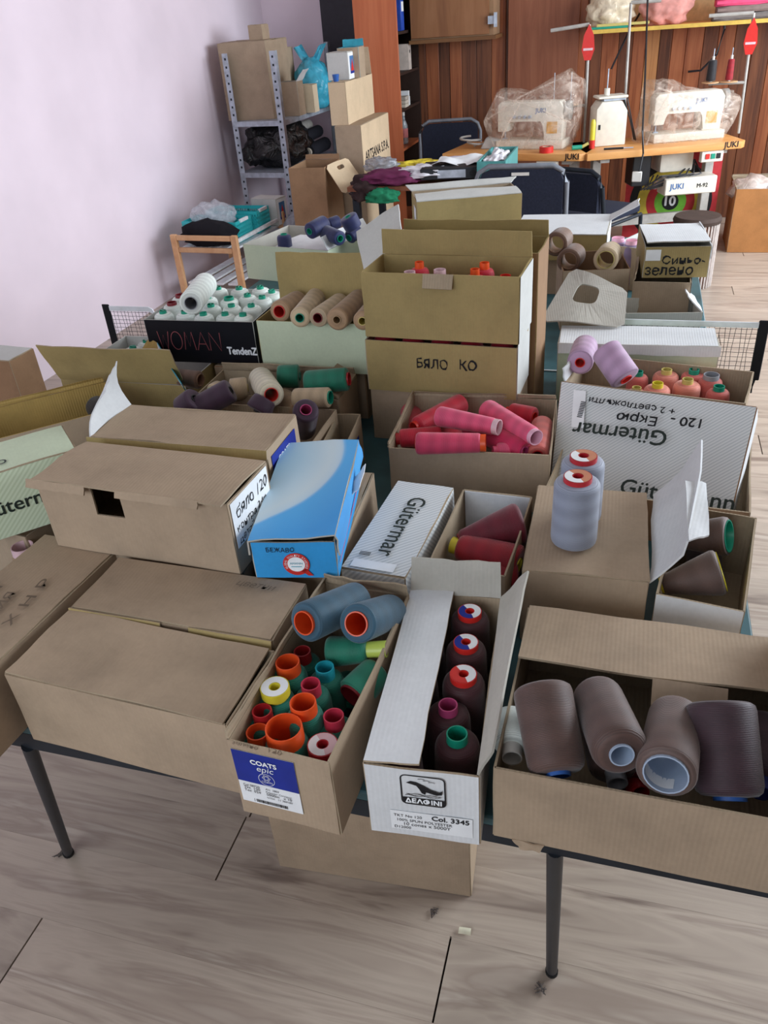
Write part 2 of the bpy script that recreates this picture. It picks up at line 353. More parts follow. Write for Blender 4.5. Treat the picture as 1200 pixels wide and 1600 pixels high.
# ------------------------------------------------------------------ spools
def spool(label, at, thr, core, r0=.030, r1=.022, h=.118, axis=(0, 0, 1), rc=.012, pro=.016, group=None, disc=None, rcb=None, foot=.005, plug=None, name='thread_spool', shoulder=.012, spin=0, sticker=None):
    """a cone of thread: at = centre of the lower end, r0/r1 radius below/above, rc radius of the core above"""
    o = thing(name, label, 'thread spool', at, 0, group)
    q = Vector(axis).normalized().to_track_quat('Z', 'Y'); o.rotation_euler = (q @ Euler((0, 0, spin)).to_quaternion()).to_euler()
    rb = rcb if rcb else rc * 1.35
    z0, z1 = foot, h - pro
    bm = bmesh.new()
    rr = lambda z: rb + (rc - rb) * z / h
    prof = [(rr(z0) * .98, z0 + .001), (r0 * .86, z0), (r0 * .97, z0 + .003), (r0, z0 + .008), (r0 + (r1 - r0) * .5, (z0 + z1) / 2), (r1, z1 - shoulder), (r1 * .94, z1 - shoulder * .45), (r1 * .8, z1 - shoulder * .12), (rr(z1) * .98, z1)]
    lathe(bm, prof, 28); ob('thread_winding', bm, thr, o, smooth='all')
    bm = bmesh.new(); th = .0016
    lathe(bm, [(rb, 0), (rc, h), (rc - th, h), (rb - th, 0)], 24, closed=True); ob('core', bm, core, o, smooth=True)
    if disc is not None:
        bm = bmesh.new(); n = 24; rad = rc * 1.25; z = h
        lathe(bm, [(rad, z - .012), (rad, z), (rad * .34, z), (rad * .34, z - .012)], n, closed=True); ob('end_cap', bm, disc[0], o, smooth=True)
        bm = bmesh.new(); lathe(bm, [(rad * .93, z + .0005), (rad * .4, z + .0005)], n)
        for k, f in enumerate(bm.faces): f.material_index = 1 if (k + 3) % n < n * .45 else 0
        ob('paper_label', bm, [disc[1], disc[2]], o)
    if plug is not None:
        bm = bmesh.new(); lathe(bm, [(0, h - .004), (rc * .96, h - .004)], 20); 
        a = spin; bbox(bm, -rc * .9, rc * .9, -rc * .16, rc * .16, h - .006, h + .001); ob('core_insert', bm, plug, o)
    if sticker is not None:
        bm = bmesh.new(); n = 10
        a = [bm.verts.new(((rr(h * .93) - th - .0004) * math.cos(PI * (1.05 + .6 * k / n)), (rr(h * .93) - th - .0004) * math.sin(PI * (1.05 + .6 * k / n)), h * .95)) for k in range(n + 1)]
        b = [bm.verts.new((v.co.x, v.co.y, h * .80)) for v in a]
        for k in range(n): bm.faces.new((a[k], a[k + 1], b[k + 1], b[k]))
        ob('paper_label', bm, sticker, o, recalc=False)
    return o
def spool_to(label, near, far, thr, core, r0, r1, rc=.012, **kw):
    """a lying spool between two points: near = end whose core is seen (or the top end)"""
    n, f = Vector(near), Vector(far); d = n - f
    return spool(label, f, thr, core, r0, r1, d.length, axis=d, rc=rc, **kw)
# ================================================================== the room
XL, XR, YB, YN, ZC = -3.0, 2.6, 7.0, -1.6, 2.8
PINK = plain('pink_wall_paint', (238, 222, 232), .85, var=.025, scale=2.2)
WALLW = plain('pale_wall_paint', (168, 156, 146), .85, var=.03, scale=3)
CEIL = plain('white_ceiling_paint', (196, 192, 188), .9, var=.02)
def structure(o): o['kind'] = 'structure'; return o
bm = bmesh.new(); bbox(bm, XL - .12, XL, YN, 8.6, 0, ZC); structure(ob('wall_left', bm, PINK))
bm = bmesh.new()
for y0, y1, z0, z1 in ((YN, 1.8, 0, ZC), (6.2, 8.6, 0, ZC), (1.8, 6.2, 0, 1.0), (1.8, 6.2, 2.5, ZC)): bbox(bm, XR, XR + .12, y0, y1, z0, z1)
structure(ob('wall_right', bm, WALLW))  # unseen wall, invented with its opening to explain the daylight
bm = bmesh.new()
for x0, x1, z0, z1 in ((XL, -2.4, 0, ZC), (0, XR, 0, ZC), (-2.4, 0, 0, 1.05), (-2.4, 0, 2.45, ZC)): bbox(bm, x0, x1, YN - .12, YN, z0, z1)
structure(ob('wall_rear', bm, WALLW))  # unseen rear wall, likewise invented for the daylight
structure(BOX('ceiling', XL - .1, XR + .1, YN - .1, 8.6, ZC, ZC + .1, CEIL))
for i, (a, b, c, d, axis) in enumerate(((1.8, 6.2, 1.0, 2.5, 'x'), (-2.4, 0, 1.05, 2.45, 'y'))):
    bm = bmesh.new(); t = .05
    rects = [(a, b, c, c + t), (a, b, d - t, d), (a, a + t, c, d), (b - t, b, c, d), ((a + b) / 2 - t / 2, (a + b) / 2 + t / 2, c, d)]
    for p, q, r, s in rects:
        if axis == 'x': bbox(bm, XR + .03, XR + .08, p, q, r, s)
        else: bbox(bm, p, q, YN - .08, YN - .03, r, s)
    structure(ob('window_%d' % (i + 1), bm, plain('white_window_frame_%d' % i, (232, 232, 230), .5)))  # frames of the unseen, invented windows

# laminate floor: every plank is a piece
LAM = wood('laminate_planks', [(128, 112, 102), (170, 154, 140), (184, 168, 153), (160, 143, 130), (192, 178, 164)], (.7, 6, 6), .30, rand=11, spec=.5, detail=4)
SUB = plain('dark_subfloor', (40, 34, 30), .9)
floor = structure(BOX('floor', XL, XR, YN, 8.6, -.06, -.009, SUB))
PW, PL = .1675, 1.28
me_pl = None; off = {0: -.75, -1: -.22, -2: -1.08}
for r in range(-14, 46):
    y0 = .867 + r * PW
    if y0 > 8.4 or y0 < -1.5: continue
    o0 = off.get(r, (r * .537) % PL)
    k0 = math.floor((XL - o0) / PL)
    x = o0 + k0 * PL
    while x < XR:
        if me_pl is None:
            bm = bmesh.new(); bbox(bm, .0020, PL - .0020, .00015, PW - .00015, -.009, 0); p = ob('plank', bm, LAM, floor); me_pl = p.data
        else:
            p = bpy.data.objects.new('plank', me_pl); COL.objects.link(p); p.parent = floor
        p.location = (x, y0, 0); x += PL

# back wall of upright boards
WB = [wood('wall_board_dark', [(74, 44, 32), (106, 64, 44), (126, 78, 52)], (16, 16, .8), .4), wood('wall_board_red', [(122, 66, 42), (152, 88, 56), (166, 102, 66)], (16, 16, .8), .4), wood('wall_board_light', [(172, 116, 70), (192, 136, 86), (156, 102, 62)], (14, 14, .7), .4)]
wall_back = structure(BOX('wall_back', XL, XR, YB + .02, YB + .14, 0, ZC, plain('wall_back_base', (60, 40, 30), .8)))
x = -2.45; rnd = random.Random(5); k = 0
seq = '1010110101001010011010120110100101102'
while x < XR - .02:
    wdt = rnd.uniform(.085, .125)
    bm = bmesh.new(); bbox(bm, x + .001, min(x + wdt, XR) - .001, YB - rnd.uniform(0, .004), YB + .02, 0, ZC)
    bev(bm, .003, 1)
    ob('board', bm, WB[int(seq[k % len(seq)])], wall_back); x += wdt; k += 1
# brown built-in door leaf and the cupboard above the boards
BRN = wood('brown_veneer', [(126, 74, 52), (140, 86, 62), (150, 96, 70)], (9, 9, .6), .45)
bm = bmesh.new(); bbox(bm, -1.02, -.50, YB - .055, YB - .006, 0, 2.1); bev(bm, .003, 1); d = structure(ob('door_1', bm, BRN)); 
cup = thing('wall_cupboard', 'brown wooden cupboard hung high on the board wall left of the door leaf', 'cupboard', (-1.42, YB, 1.36))
BOX('body', -.29, .33, -.30, -.006, 0, .9, DARKK, cup); BOX('door', -.285, .30, -.318, -.302, .01, .89, wood('cupboard_veneer', [(128, 84, 54), (144, 98, 64), (152, 106, 72)], (7, 7, .7), .4), cup, .002, 1)
BOX('bottom_rail', -.30, .35, -.325, -.004, -.025, -.001, wood('cupboard_rail', [(110, 74, 46), (130, 92, 58)], (.8, 9, 9)), cup)
bm = bmesh.new(); bbox(bm, .295, .345, -.34, -.318, .07, .12); bbox(bm, .34, .36, -.35, -.318, .05, .14); ob('hinge', bm, STEEL, cup)

# ================================================================== table tennis table
ZT = .75
TX0, TX1, TY0, TY1 = -1.345, .236, .617, 3.40
tt = thing('table_tennis_table', 'blue-green topped table on dark tube legs carrying all the thread boxes', 'table', ((TX0 + TX1) / 2, (TY0 + TY1) / 2, 0))
def tl(x, y, z): return loc_of(tt, (x, y, z))
TTOP = plain('worn_blue_green_paint', (58, 92, 98), .45, var=.12, scale=14)
for nm, ya, yb in (('table_top', TY0, 2.006), ('table_top', 2.012, TY1)):
    a, b = tl(TX0, ya, ZT - .018), tl(TX1, yb, ZT); BOX(nm, a.x, b.x, a.y, b.y, a.z, b.z, TTOP, tt, .003, 1)
    bm = bmesh.new()
    for q in ((TX0, TX1, ya + .002, ya + .022), (TX0, TX1, yb - .022, yb - .002), (TX0, TX0 + .02, ya + .022, yb - .022), (TX1 - .02, TX1, ya + .022, yb - .022)):
        a, b = tl(q[0], q[2], ZT - .052), tl(q[1], q[3], ZT - .0185); bbox(bm, a.x, b.x, a.y, b.y, a.z, b.z)
    ob('steel_rim', bm, DARKSTEEL, tt)
legs = [((107, 1333), (38, 1172)), ((862, 1518), (866, 1338))]
for (fx, fy), (tx, ty) in legs:
    f, tp = P(fx, fy, 0.002), P(tx, ty, ZT - .05); TUBE('leg', [loc_of(tt, f), loc_of(tt, tp + Vector((0, .010, 0)))], .0108, DARKSTEEL, tt, 14)
    TUBE('rubber_foot', [loc_of(tt, f - Vector((0, 0, .002))), loc_of(tt, f + (tp - f) * .02)], .0122, plain('rubber', (30, 30, 30), .9), tt, 14)
for x in (-1.13, -.02):
    for y in (1.78, 2.24, 3.14):
        TUBE('leg', [tl(x, y, .002), tl(x, y + (.1 if y < 3 else 0), ZT - .05)], .0108, DARKSTEEL, tt, 12)
# net
net = thing('table_tennis_net', 'black-edged table tennis net stretched across the middle of the table', 'net', (-.58, 2.009, ZT))
NX0, NX1 = -1.493 + .58, .327 + .58
def nh(x):                            # the boxes standing on the net press it flat in the middle
    a = (x - NX0) / (NX1 - NX0); e = min(max((a - .085) / .04, 0), 1); g = min(max((.80 - a) / .05, 0), 1); k = min(e, g)
    return .148 * (1 - k) + .003 * k
CORD = plain('net_cord', (34, 34, 46), .8); TAPE = plain('net_white_tape', (226, 230, 236), .7)
bm = bmesh.new(); n = 150
xs = [NX0 + (NX1 - NX0) * i / n for i in range(n + 1)]
for i, xx in enumerate(xs):
    hh = nh(xx)
    if hh < .03: continue
    sk = .004 * math.sin(i * 1.9)
    tube(bm, [(xx, 0, .002), (xx + sk, .001, hh * .5), (xx, 0, hh - .012)], .0007, 3, cap=False)
for j in range(1, 12):
    tube(bm, [(xx, .0012 * math.sin(i * 2.1 + j), max(.002, nh(xx) - .012) * j / 11.5) for i, xx in enumerate(xs)], .0007, 3, cap=False)
o = ob('net_mesh', bm, CORD, net); o['kind'] = 'stuff'
bm = bmesh.new(); prev = None
for xx in xs:
    q = [bm.verts.new((xx, s * .0015, max(.004, nh(xx)) - dz)) for s in (-1, 1) for dz in (0, min(.014, nh(xx) * .8))]
    if prev:
        for a, b in ((0, 1), (1, 3), (3, 2), (2, 0)): bm.faces.new((prev[a], prev[b], q[b], q[a]))
    prev = q
ob('top_tape', bm, TAPE, net)
for s, xx in ((-1, NX0), (1, NX1)):
    bm = bmesh.new(); bbox(bm, xx - .012, xx + .012, -.003, .003, .0, .153); bev(bm, .002, 1); ob('end_sleeve', bm, plain('black_webbing', (22, 22, 28), .8), net)
    bm = bmesh.new(); tube(bm, [(xx, 0, .001), (xx, 0, -.03), (xx - s * .13, 0, -.055)], .005, 8); ob('clamp', bm, DARKSTEEL, net, smooth=True)
# ================================================================== boxes on the table
Z1 = ZT + .0005
KK = (KRAFT, KRAFT_IN)
def lip(o, a, b, drop, outv, mats, name='tuck_lip', warp=.002, seed=1, jag=.002):
    a, b = Vector(a), Vector(b); d = Vector(outv)
    return slab(name, b, a, a + d * drop, b + d * drop, .003, mats, o, warp=warp, nu=8, nv=2, seed=seed, jag=jag)

# ---- front row
F1 = carton('long closed kraft box with pencil notes on its lid, left end of front row', (-.935, .545), (-.785, .535), .36, Z1, .128, *KK, flaps=[('L', 0, .15, dict(name='lid', warp=.0012))])
for i, (s, yy) in enumerate((('Х Н Р', .20), ('МАКИЯ', .10), ('ЦВЕТ', .15))):
    text_on(F1, s, (-.805 - i * .034, .60 + yy * .4, Z1 + .1345), (-.08, 1, 0), (-1, -.08, 0), .11, PENCIL, name='pencil_note', height=.016, lift=.0008, bold=.0004)
F0 = carton('open kraft box behind the long left box, a labelled tan spool end inside', (-1.12, .93), (-.955, .905), .27, Z1, .12, *KK)
F2 = carton('closed kraft box at the front edge left of the navy-labelled box, blank front', P(8, 1050, .88), P(352, 1131, .88), .134, Z1, .127, *KK, flaps=[('F', 1, .133, dict(name='lid', warp=.005, inset=(0, .004)))])
F3 = carton('closed kraft box with a notched lid lip behind the blank front box', P(111, 946, .887), P(424, 997, .887), .125, Z1, .132, *KK, flaps=[('B', 0, .124, dict(name='lid', warp=.0012))])
fr = mtx(F3)
for s0, s1 in ((-.165, -.01), (.035, .163)):
    a = fr @ Vector((s0, -.0655, .134)); b = fr @ Vector((s1, -.0655, .134)); lip(F3, a, b, .017, (0, -.35, -.93), [OLIVE, KRAFT_IN])
text_on(F3, 'цветни', P(368, 914, .8895), (1, -.05, 0), (0, 1, 0), .06, PENCIL, name='pencil_note', jitter=.001, shear=.3)

F4 = carton('open kraft box with a navy and white printed sticker, full of teal green spools', (-.405, .559), (-.274, .553), .31, Z1, .13, *KK, flaps=[('L', 84, .012, dict(jag=.006)), ('B', 80, .018, dict(jag=.004))])
O, U, V = face(F4, 'F', .004, .024); st = patch(F4, O, U, V, .082, .094, PAPER)
patch(F4, O + V * .039, U, V, .082, .055, NAVYINK, 'navy_field', lift=.0009)
q = lambda x, y: O + U * x + V * y * 1.15 + U.cross(V) * .0006
text_on(F4, 'COATS', q(.041, .066), U, V, .034, WHITEINK, centre=True, bold=.0004, lift=.0012); text_on(F4, 'epic', q(.041, .0565), U, V, .022, WHITEINK, centre=True, shear=.2, lift=.0012)
text_on(F4, 'COATS', q(.041, .0395), U, V, .015, WHITEINK, centre=True, lift=.0012)
ring = [[(.041 + .0105 * math.cos(a * PI / 14), .0515 + .0105 * math.sin(a * PI / 14)) for a in range(29)]]
ring += [[(.041 + .004 * math.cos(k * PI / 3) + .0014 * math.cos(a * PI / 5), .0545 + .004 * math.sin(k * PI / 3) + .0014 * math.sin(a * PI / 5)) for a in range(11)] for k in range(6)]
stroke(F4, ring, .0006, WHITEINK, O, U, V, name='printed_emblem', lift=.0017)
for k, (s, s2) in enumerate((('Col 08720', 'Art  3884'), ('Tkt  120', 'Polyester Corespun'), ('Tex  024', '5000m   x 10'), ('', 'nr/lot   11 384189'))):
    if s: text_on(F4, s, q(.006, .027 - k * .0045), U, V, .022, INK, lift=.0008)
    text_on(F4, s2, q(.036, .027 - k * .0045), U, V, .034 if k else .018, INK, lift=.0008)
stroke(F4, [[(.02 + k * .0016, .003), (.02 + k * .0016, .0085)] for k in range(27)], .0009, INK, O, U, V, name='barcode', lift=.001)
stroke(F4, [[(.017 + k * .0012, .003), (.017 + k * .0012, .0085)] for k in range(0, 36, 5)], .0005, INK, O, U, V, name='barcode', lift=.0011)
text_on(F4, 'зелено', q(.004, .090), U, V, .034, PENCIL, name='pencil_note', jitter=.003, shear=.3); text_on(F4, '120', q(.052, .090), U, V, .016, PENCIL, name='pencil_note', jitter=.003, shear=.3)

F5 = carton('white printed box with a dolphin emblem on its end, holding a row of maroon spools', (-.238, .568), (-.107, .578), .315, Z1, .121, WHITEB, KRAFT_IN,
            flaps=[('L', 6, .064, dict(warp=.004, mats=[WHITEB, KRAFT_IN])), ('B', 102, .055, dict(warp=.003, mats=[WHITEB, WHITE_IN])), ('R', 128, .022, dict(ln2=.06, taper=(.03, -.005), warp=.004, mats=[WHITEB, WHITE_IN], jag=.004))])
O, U, V = face(F5, 'F', 0, 0); q = lambda x, y: O + U * x + V * y
def rrect(x0, x1, y0, y1, r):
    p = []
    for cx, cy, a0 in ((x1 - r, y1 - r, 0), (x0 + r, y1 - r, 90), (x0 + r, y0 + r, 180), (x1 - r, y0 + r, 270)):
        p += [(cx + r * math.cos(math.radians(a0 + k * 22.5)), cy + r * math.sin(math.radians(a0 + k * 22.5))) for k in range(5)]
    return p + [p[0]]
stroke(F5, [rrect(.042, .093, .062, .112, .006)], .0018, INK, O, U, V, name='emblem_frame')
def fill(parent, pts, mat, O, U, V, name, lift=.0009):
    O, U, V = Vector(O), Vector(U), Vector(V); n = U.cross(V); bm = bmesh.new()
    bm.faces.new([bm.verts.new(loc_of(parent, O + U * x + V * y + n * lift)) for x, y in pts]); return ob(name, bm, mat, parent, recalc=False)
fill(F5, [(.043, .064), (.092, .064), (.092, .0735), (.043, .0735)], INK, O, U, V, 'emblem_band')
text_on(F5, 'ΔΕΛΦΙΝΙ', q(.0675, .0655), U, V, .042, WHITEINK, centre=True, bold=.0004, lift=.0014)
fill(F5, [(.048, .099), (.053, .1025), (.060, .1015), (.068, .097), (.077, .0905), (.086, .0875), (.090, .091), (.0895, .084), (.083, .0825), (.076, .0845), (.069, .0865), (.063, .0905), (.060, .0955), (.054, .0975)], INK, O, U, V, 'emblem_dolphin')
fill(F5, [(.063, .0905), (.066, .0835), (.070, .0815), (.071, .087)], INK, O, U, V, 'emblem_fin')
stroke(F5, [[(.046 + .004 * k + .0015 * j, .077 + .0012 * math.sin(k * 1.4 + j * 2) + .0016 * j) for k in range(11)] for j in range(3)] + [[(.062 + j * .006, .107 - j * .002), (.066 + j * .006, .108 - j * .002), (.070 + j * .006, .107 - j * .002)] for j in range(3)], .0007, INK, O, U, V, name='emblem_waves')
patch(F5, q(.026, .012), U, V, .098, .034, PAPER)
text_on(F5, 'TKT No 120', q(.030, .036), U, V, .034, INK, lift=.001); text_on(F5, 'Col. 3345', q(.076, .036), U, V, .044, INK, lift=.001, bold=.0003)
text_on(F5, '100% SPUN POLYESTER', q(.034, .028), U, V, .066, INK, lift=.001); text_on(F5, '10 cones x 5000Y', q(.042, .021), U, V, .056, INK, lift=.001); text_on(F5, 'D12000', q(.030, .0145), U, V, .02, INK, lift=.001)

F6 = carton('open kraft box at the right front corner, brown spools lying under its half-raised lid', (-.092, .594), (.238, .590), .285, Z1, .121, *KK,
            flaps=[('B', 9, .125, dict(name='lid', warp=.006, mats=[KRAFT, KRAFT_IN], jag=.002)), ('R', 70, .07, dict(taper=(.14, 0), ln2=.045, jag=.005))])
m6 = mtx(F6); a = m6 @ Vector((.0, .018, .140)); b = m6 @ Vector((.085, .018, .140)); lip(F6, a, b, .034, (0, -.75, -.66), [KRAFT, KRAFT_IN], name='tuck_tab')
O, U, V = face(F6, 'F', .01, .0); slab('torn_scrap', O + U * .012 + V * .001, O + U * .05 + V * .002, O + U * .045 - V * .012, O + U * .022 - V * .014, .002, [DARKK, KRAFT], F6, warp=.003)
FB = carton('plain kraft carton standing on the floor beneath the table', P(438, 1353, 0), P(735, 1400, 0), .36, .0015, .30, *KK, flaps=[('F', 2, .18, {}), ('B', 2, .178, {})])

# ---- second row (two levels)
S1 = carton('lower kraft box hidden under the handwritten white-label box', (-.875, .885), (-.53, .875), .135, Z1, .124, *KK, flaps=[('F', 0, .13, dict(name='lid'))])
S2 = carton('lower kraft box under the box with the torn white end flap', (-.90, 1.04), (-.55, 1.045), .14, Z1, .120, *KK, flaps=[('F', 0, .13, dict(name='lid'))])
S3 = carton('lower kraft box carrying the sky blue printed box', (-.512, .895), (-.388, .905), .29, Z1, .131, *KK, flaps=[('L', 0, .12, dict(name='lid'))])
M2 = carton('kraft box with a drooping lid, notched front and handwriting on its white end', (-.865, .880), (-.525, .862), .128, .8825, .126, *KK, panels='BLR', flaps=[('B', 2, .14, dict(name='lid', warp=.006, dz=.002))])
x, y = M2['_w'] / 2, M2['_d'] / 2
slab('front_panel', (-x, -y, 0), (x, -y, 0), (x, -y, .126), (-x, -y, .126), .003, KK, M2, world=False, nu=20, nv=10, cut=lambda i, j: i in (6, 7, 8) and j >= 6, warp=.002)
mm = mtx(M2)
for s0, s1, dr, sd in ((-.178, -.068, .014, 3), (-.012, .13, .012, 4)):
    lip(M2, mm @ Vector((s0, -.0745, .1325)), mm @ Vector((s1, -.0745, .1325)), dr, mm.to_3x3() @ Vector((0, -.45, -.9)), KK, seed=sd)
O, U, V = face(M2, 'R', .004, .045); patch(M2, O, U, V, .118, .078, PAPER); q = lambda x, y: O + U * x + V * y
text_on(M2, 'бяло 120', q(.012, .047), U, V, .10, INK, name='handwriting', jitter=.004, lift=.001, height=.02, shear=.15); text_on(M2, 'контра 24Ф', q(.008, .024), U, V, .10, INK, name='handwriting', jitter=.004, lift=.001, height=.013); text_on(M2, 'детайли', q(.008, .006), U, V, .07, INK, name='handwriting', jitter=.004, lift=.001, height=.012)
M3 = carton('closed kraft box with a torn white end flap standing up and a navy sticker', P(139, 683, .998), P(415, 704, .998), .135, .8725, .124, *KK,
            flaps=[('B', 0, .136, dict(name='lid', warp=.009, jag=.006)), ('L', 98, .085, dict(mats=[WHITEB, WHITEB], taper=(-.01, .085), ln2=.05, jag=.008, bulge=.012))])
mm = mtx(M3); lip(M3, mm @ Vector((-.172, -.070, .127)), mm @ Vector((.172, -.070, .127)), .016, mm.to_3x3() @ Vector((0, -.3, -.95)), [OLIVE, KRAFT_IN])
O, U, V = face(M3, 'R', .012, .018); patch(M3, O, U, V, .105, .09, NAVYINK); text_on(M3, 'COATS', O + U * .05 + V * .066, U, V, .05, WHITEINK, centre=True, lift=.0012); text_on(M3, 'epic', O + U * .05 + V * .05, U, V, .028, WHITEINK, centre=True, lift=.0012)
stroke(M3, [[(.05 + .013 * math.cos(a * PI / 10), .032 + .012 * math.sin(a * PI / 10)) for a in range(21)]], .0008, WHITEINK, O, U, V, name='printed_emblem', lift=.0013)

M1b = carton('open box lined with yellow kraft, turned askew at the left side of the table', P(-60, 700, .895), P(188, 636, .895), .175, Z1, .144, KRAFT, YELLOW, flaps=[('B', 95, .012, dict(jag=.004, mats=[KRAFT, YELLOW]))])
M1a = carton('closed pale green striped box with a dark brand name, askew at the left frame edge', P(-70, 758, 1.0), P(119, 702, 1.0), .115, .8805, .119, STRIPE_G, KRAFT_IN, flaps=[('B', 0, .116, dict(name='lid', mats=[GREENW, KRAFT_IN], warp=.003))])
O, U, V = face(M1a, 'F', 0, 0); text_on(M1a, 'Gütermann', O + U * .014 + V * .045, U, V, .165, GREENINK, bold=.0004)
text_on(M1a, 'o', P(-6, 728, 1.003), U, face(M1a, 'T')[2], .018, GREENINK)

M5 = carton('sky blue printed box with a round red seal on its end, tipped lid ajar', (-.493, .853), (-.371, .876), .285, .888, .064, SKY, WHITE_IN)
mm = mtx(M5); lid = thing_lid = None
def lidpart(o, name, pts, mats, **k): return slab(name, *[mtx(o) @ Vector(p) for p in pts], .0025, mats, o, **k)
def blue_print(name):
    m, nt, b = base_mat(name, (90, 180, 230), .4, 0, .4)
    nz = N(nt, 'ShaderNodeTexNoise', Scale=5.0, Detail=3.0, Distortion=.4); nt.links.new(coords(nt, (2.2, .8, 1)), nz.inputs['Vector'])
    gr = N(nt, 'ShaderNodeTexGradient', gradient_type='QUADRATIC_SPHERE'); nt.links.new(coords(nt, (4, 3.2, 3)), gr.inputs[0])
    ad = N(nt, 'ShaderNodeMath', operation='MULTIPLY_ADD'); ad.inputs[1].default_value = .5; nt.links.new(nz.outputs[0], ad.inputs[0]); nt.links.new(gr.outputs[0], ad.inputs[2])
    r = ramp(nt, ad.outputs[0], [(.22, (66, 160, 224)), (.34, (96, 180, 232)), (.5, (168, 206, 226))]); nt.links.new(r.outputs[0], b.inputs['Base Color']); return m
BLUEP = blue_print('blue_lid_print')
def swoosh():
    m = MATS['blue_lid_print']; nt = m.node_tree; b = nt.nodes['Principled BSDF']
    ds = nt.nodes.new('ShaderNodeVectorMath'); ds.operation = 'DISTANCE'; nt.links.new(coords(nt), ds.inputs[0]); ds.inputs[1].default_value = (-.18, .09, .075)
    r = ramp(nt, ds.outputs['Value'], [(.12, (150, 196, 224)), (.205, (196, 212, 220)), (.222, (188, 208, 222)), (.228, (84, 168, 226)), (.30, (64, 154, 222))])
    nt.links.new(r.outputs[0], b.inputs['Base Color'])
swoosh()
x, y, hh = M5['_w'] / 2 + .003, M5['_d'] / 2 + .003, .073
lidpart(M5, 'lid_top', [(-x, -y, hh - .006), (x, -y, hh + .004), (x, y, hh + .006), (-x, y, hh + .002)], [BLUEP, WHITE_IN], warp=.004)
lidpart(M5, 'lid_side', [(x + .004, -y - .002, hh - .03), (x + .004, y, hh - .028), (x, y, hh + .006), (x, -y, hh + .004)], [BLUEP, WHITE_IN], warp=.004)
lidpart(M5, 'lid_side', [(-x, y, hh - .03), (-x - .001, -y, hh - .03), (-x, -y, hh - .006), (-x, y, hh + .002)], [BLUEP, WHITE_IN])
slab('paper_flap', mm @ Vector((.068, .01, .05)), mm @ Vector((.068, .06, .055)), mm @ Vector((.085, .075, .07)), mm @ Vector((.080, .02, .058)), .001, [PAPER, PAPER], M5, warp=.003)
O, U, V = face(M5, 'F', 0, 0); cx, cy = .064, .026
fill(M5, [(cx + .020 * math.cos(k * PI / 16), cy + .020 * math.sin(k * PI / 16)) for k in range(32)], REDINK, O, U, V, 'seal_ring', .0008)
fill(M5, [(cx + .006, cy - .012), (cx + .016, cy - .021), (cx + .024, cy - .021), (cx + .014, cy - .008)], REDINK, O, U, V, 'seal_tail', .0008)
fill(M5, [(cx + .0132 * math.cos(k * PI / 16), cy + .0132 * math.sin(k * PI / 16)) for k in range(32)], WHITEINK, O, U, V, 'seal_disc', .0011)
text_on(M5, 'AMANN', O + U * cx + V * (cy), U, V, .019, CYANINK, centre=True, lift=.0015); stroke(M5, [[(cx - .008, cy - .004), (cx + .008, cy - .004)]], .0012, CYANINK, O, U, V, name='seal_print', lift=.0015)
sq = 'GLOBAL QUALITY STANDARD'
for k, ch in enumerate(sq):
    if ch == ' ': continue
    a = math.radians(205 - k * 230 / (len(sq) - 1)); u2 = U * math.sin(a) - V * math.cos(a); v2 = U * math.cos(a) + V * math.sin(a)
    text_on(M5, ch, O + U * (cx + .0145 * math.cos(a)) + V * (cy + .0145 * math.sin(a)) - u2 * .0011, u2, v2, .0021, WHITEINK, lift=.0014, name='seal_letter', height=.0034)
text_on(M5, 'БЕЖАВО', O + U * .022 + V * .048, U, V, .042, INK, name='handwriting', jitter=.0015, lift=.0012, height=.008)
O, U, V = face(M5, 'R', .01, .008); stroke(M5, [[(0, .012), (.26, .012)]], .003, plain('pink_line', (200, 70, 110), .5), O, U, V, name='printed_line', lift=.001)

M6 = carton('white striped box with a brand name along its lid, beside the blue box', (-.379, .912), (-.277, .905), .268, Z1, .126, STRIPE, KRAFT_IN, flaps=[('L', 0, .102, dict(name='lid', mats=[STRIPE, KRAFT_IN], warp=.002))])
O, U, V = face(M6, 'T', 0, 0); text_on(M6, 'Gütermar', O + U * .042 + V * .215 + Vector((0, 0, .0028)), -V, U, .175, GREENINK, bold=.0003)
patch(M6, O + U * .012 + V * .004 + Vector((0, 0, .0022)), U, V, .07, .02, PAPER); stroke(M6, [[(.016 + k * .002, .034), (.016 + k * .002, .044)] for k in range(9)], .0012, INK, O + Vector((0, 0, .003)), U, V, name='barcode')
M7 = carton('open kraft box with a white inner end, dark red cones lying in it', (-.252, .950), (-.133, .944), .228, Z1, .122, *KK)
slab('white_end_liner', *[mtx(M7) @ Vector(p) for p in ((.056, .1105, .045), (-.056, .1105, .045), (-.057, .1105, .122), (.057, .1105, .122))][::-1], .0015, [WHITEB, WHITEB], M7)
M8 = carton('open kraft box of jumbled red and pink spools in the middle of the table', P(608, 699, .878), P(859, 711, .878), .244, Z1, .127, *KK, flaps=[('B', 86, .008, {}), ('L', 100, .01, {})])
M10 = carton('closed kraft box with two grey spools standing on its lid', P(817, 890, .885), P(1013, 909, .885), .245, Z1, .133, *KK, flaps=[('L', 0, .178, dict(name='lid', warp=.005))])
M11 = carton('open white box of taupe spools at the right edge, tall flap raised on its left', (.082, .948), (.196, .930), .246, Z1, .118, WHITEB, KRAFT_IN)
slab('tall_flap', P(1014, 911, .875), P(1022, 773, .875), P(1098, 688, .955), P(1075, 846, .955), .003, [KRAFT_IN, WHITEB], M11, warp=.006, bulge=.006)
slab('torn_flap_end', P(1070, 752, .948), P(1076, 846, .956), P(1108, 836, .945), P(1103, 756, .94), .003, [WHITEB, WHITEB], M11, warp=.004)
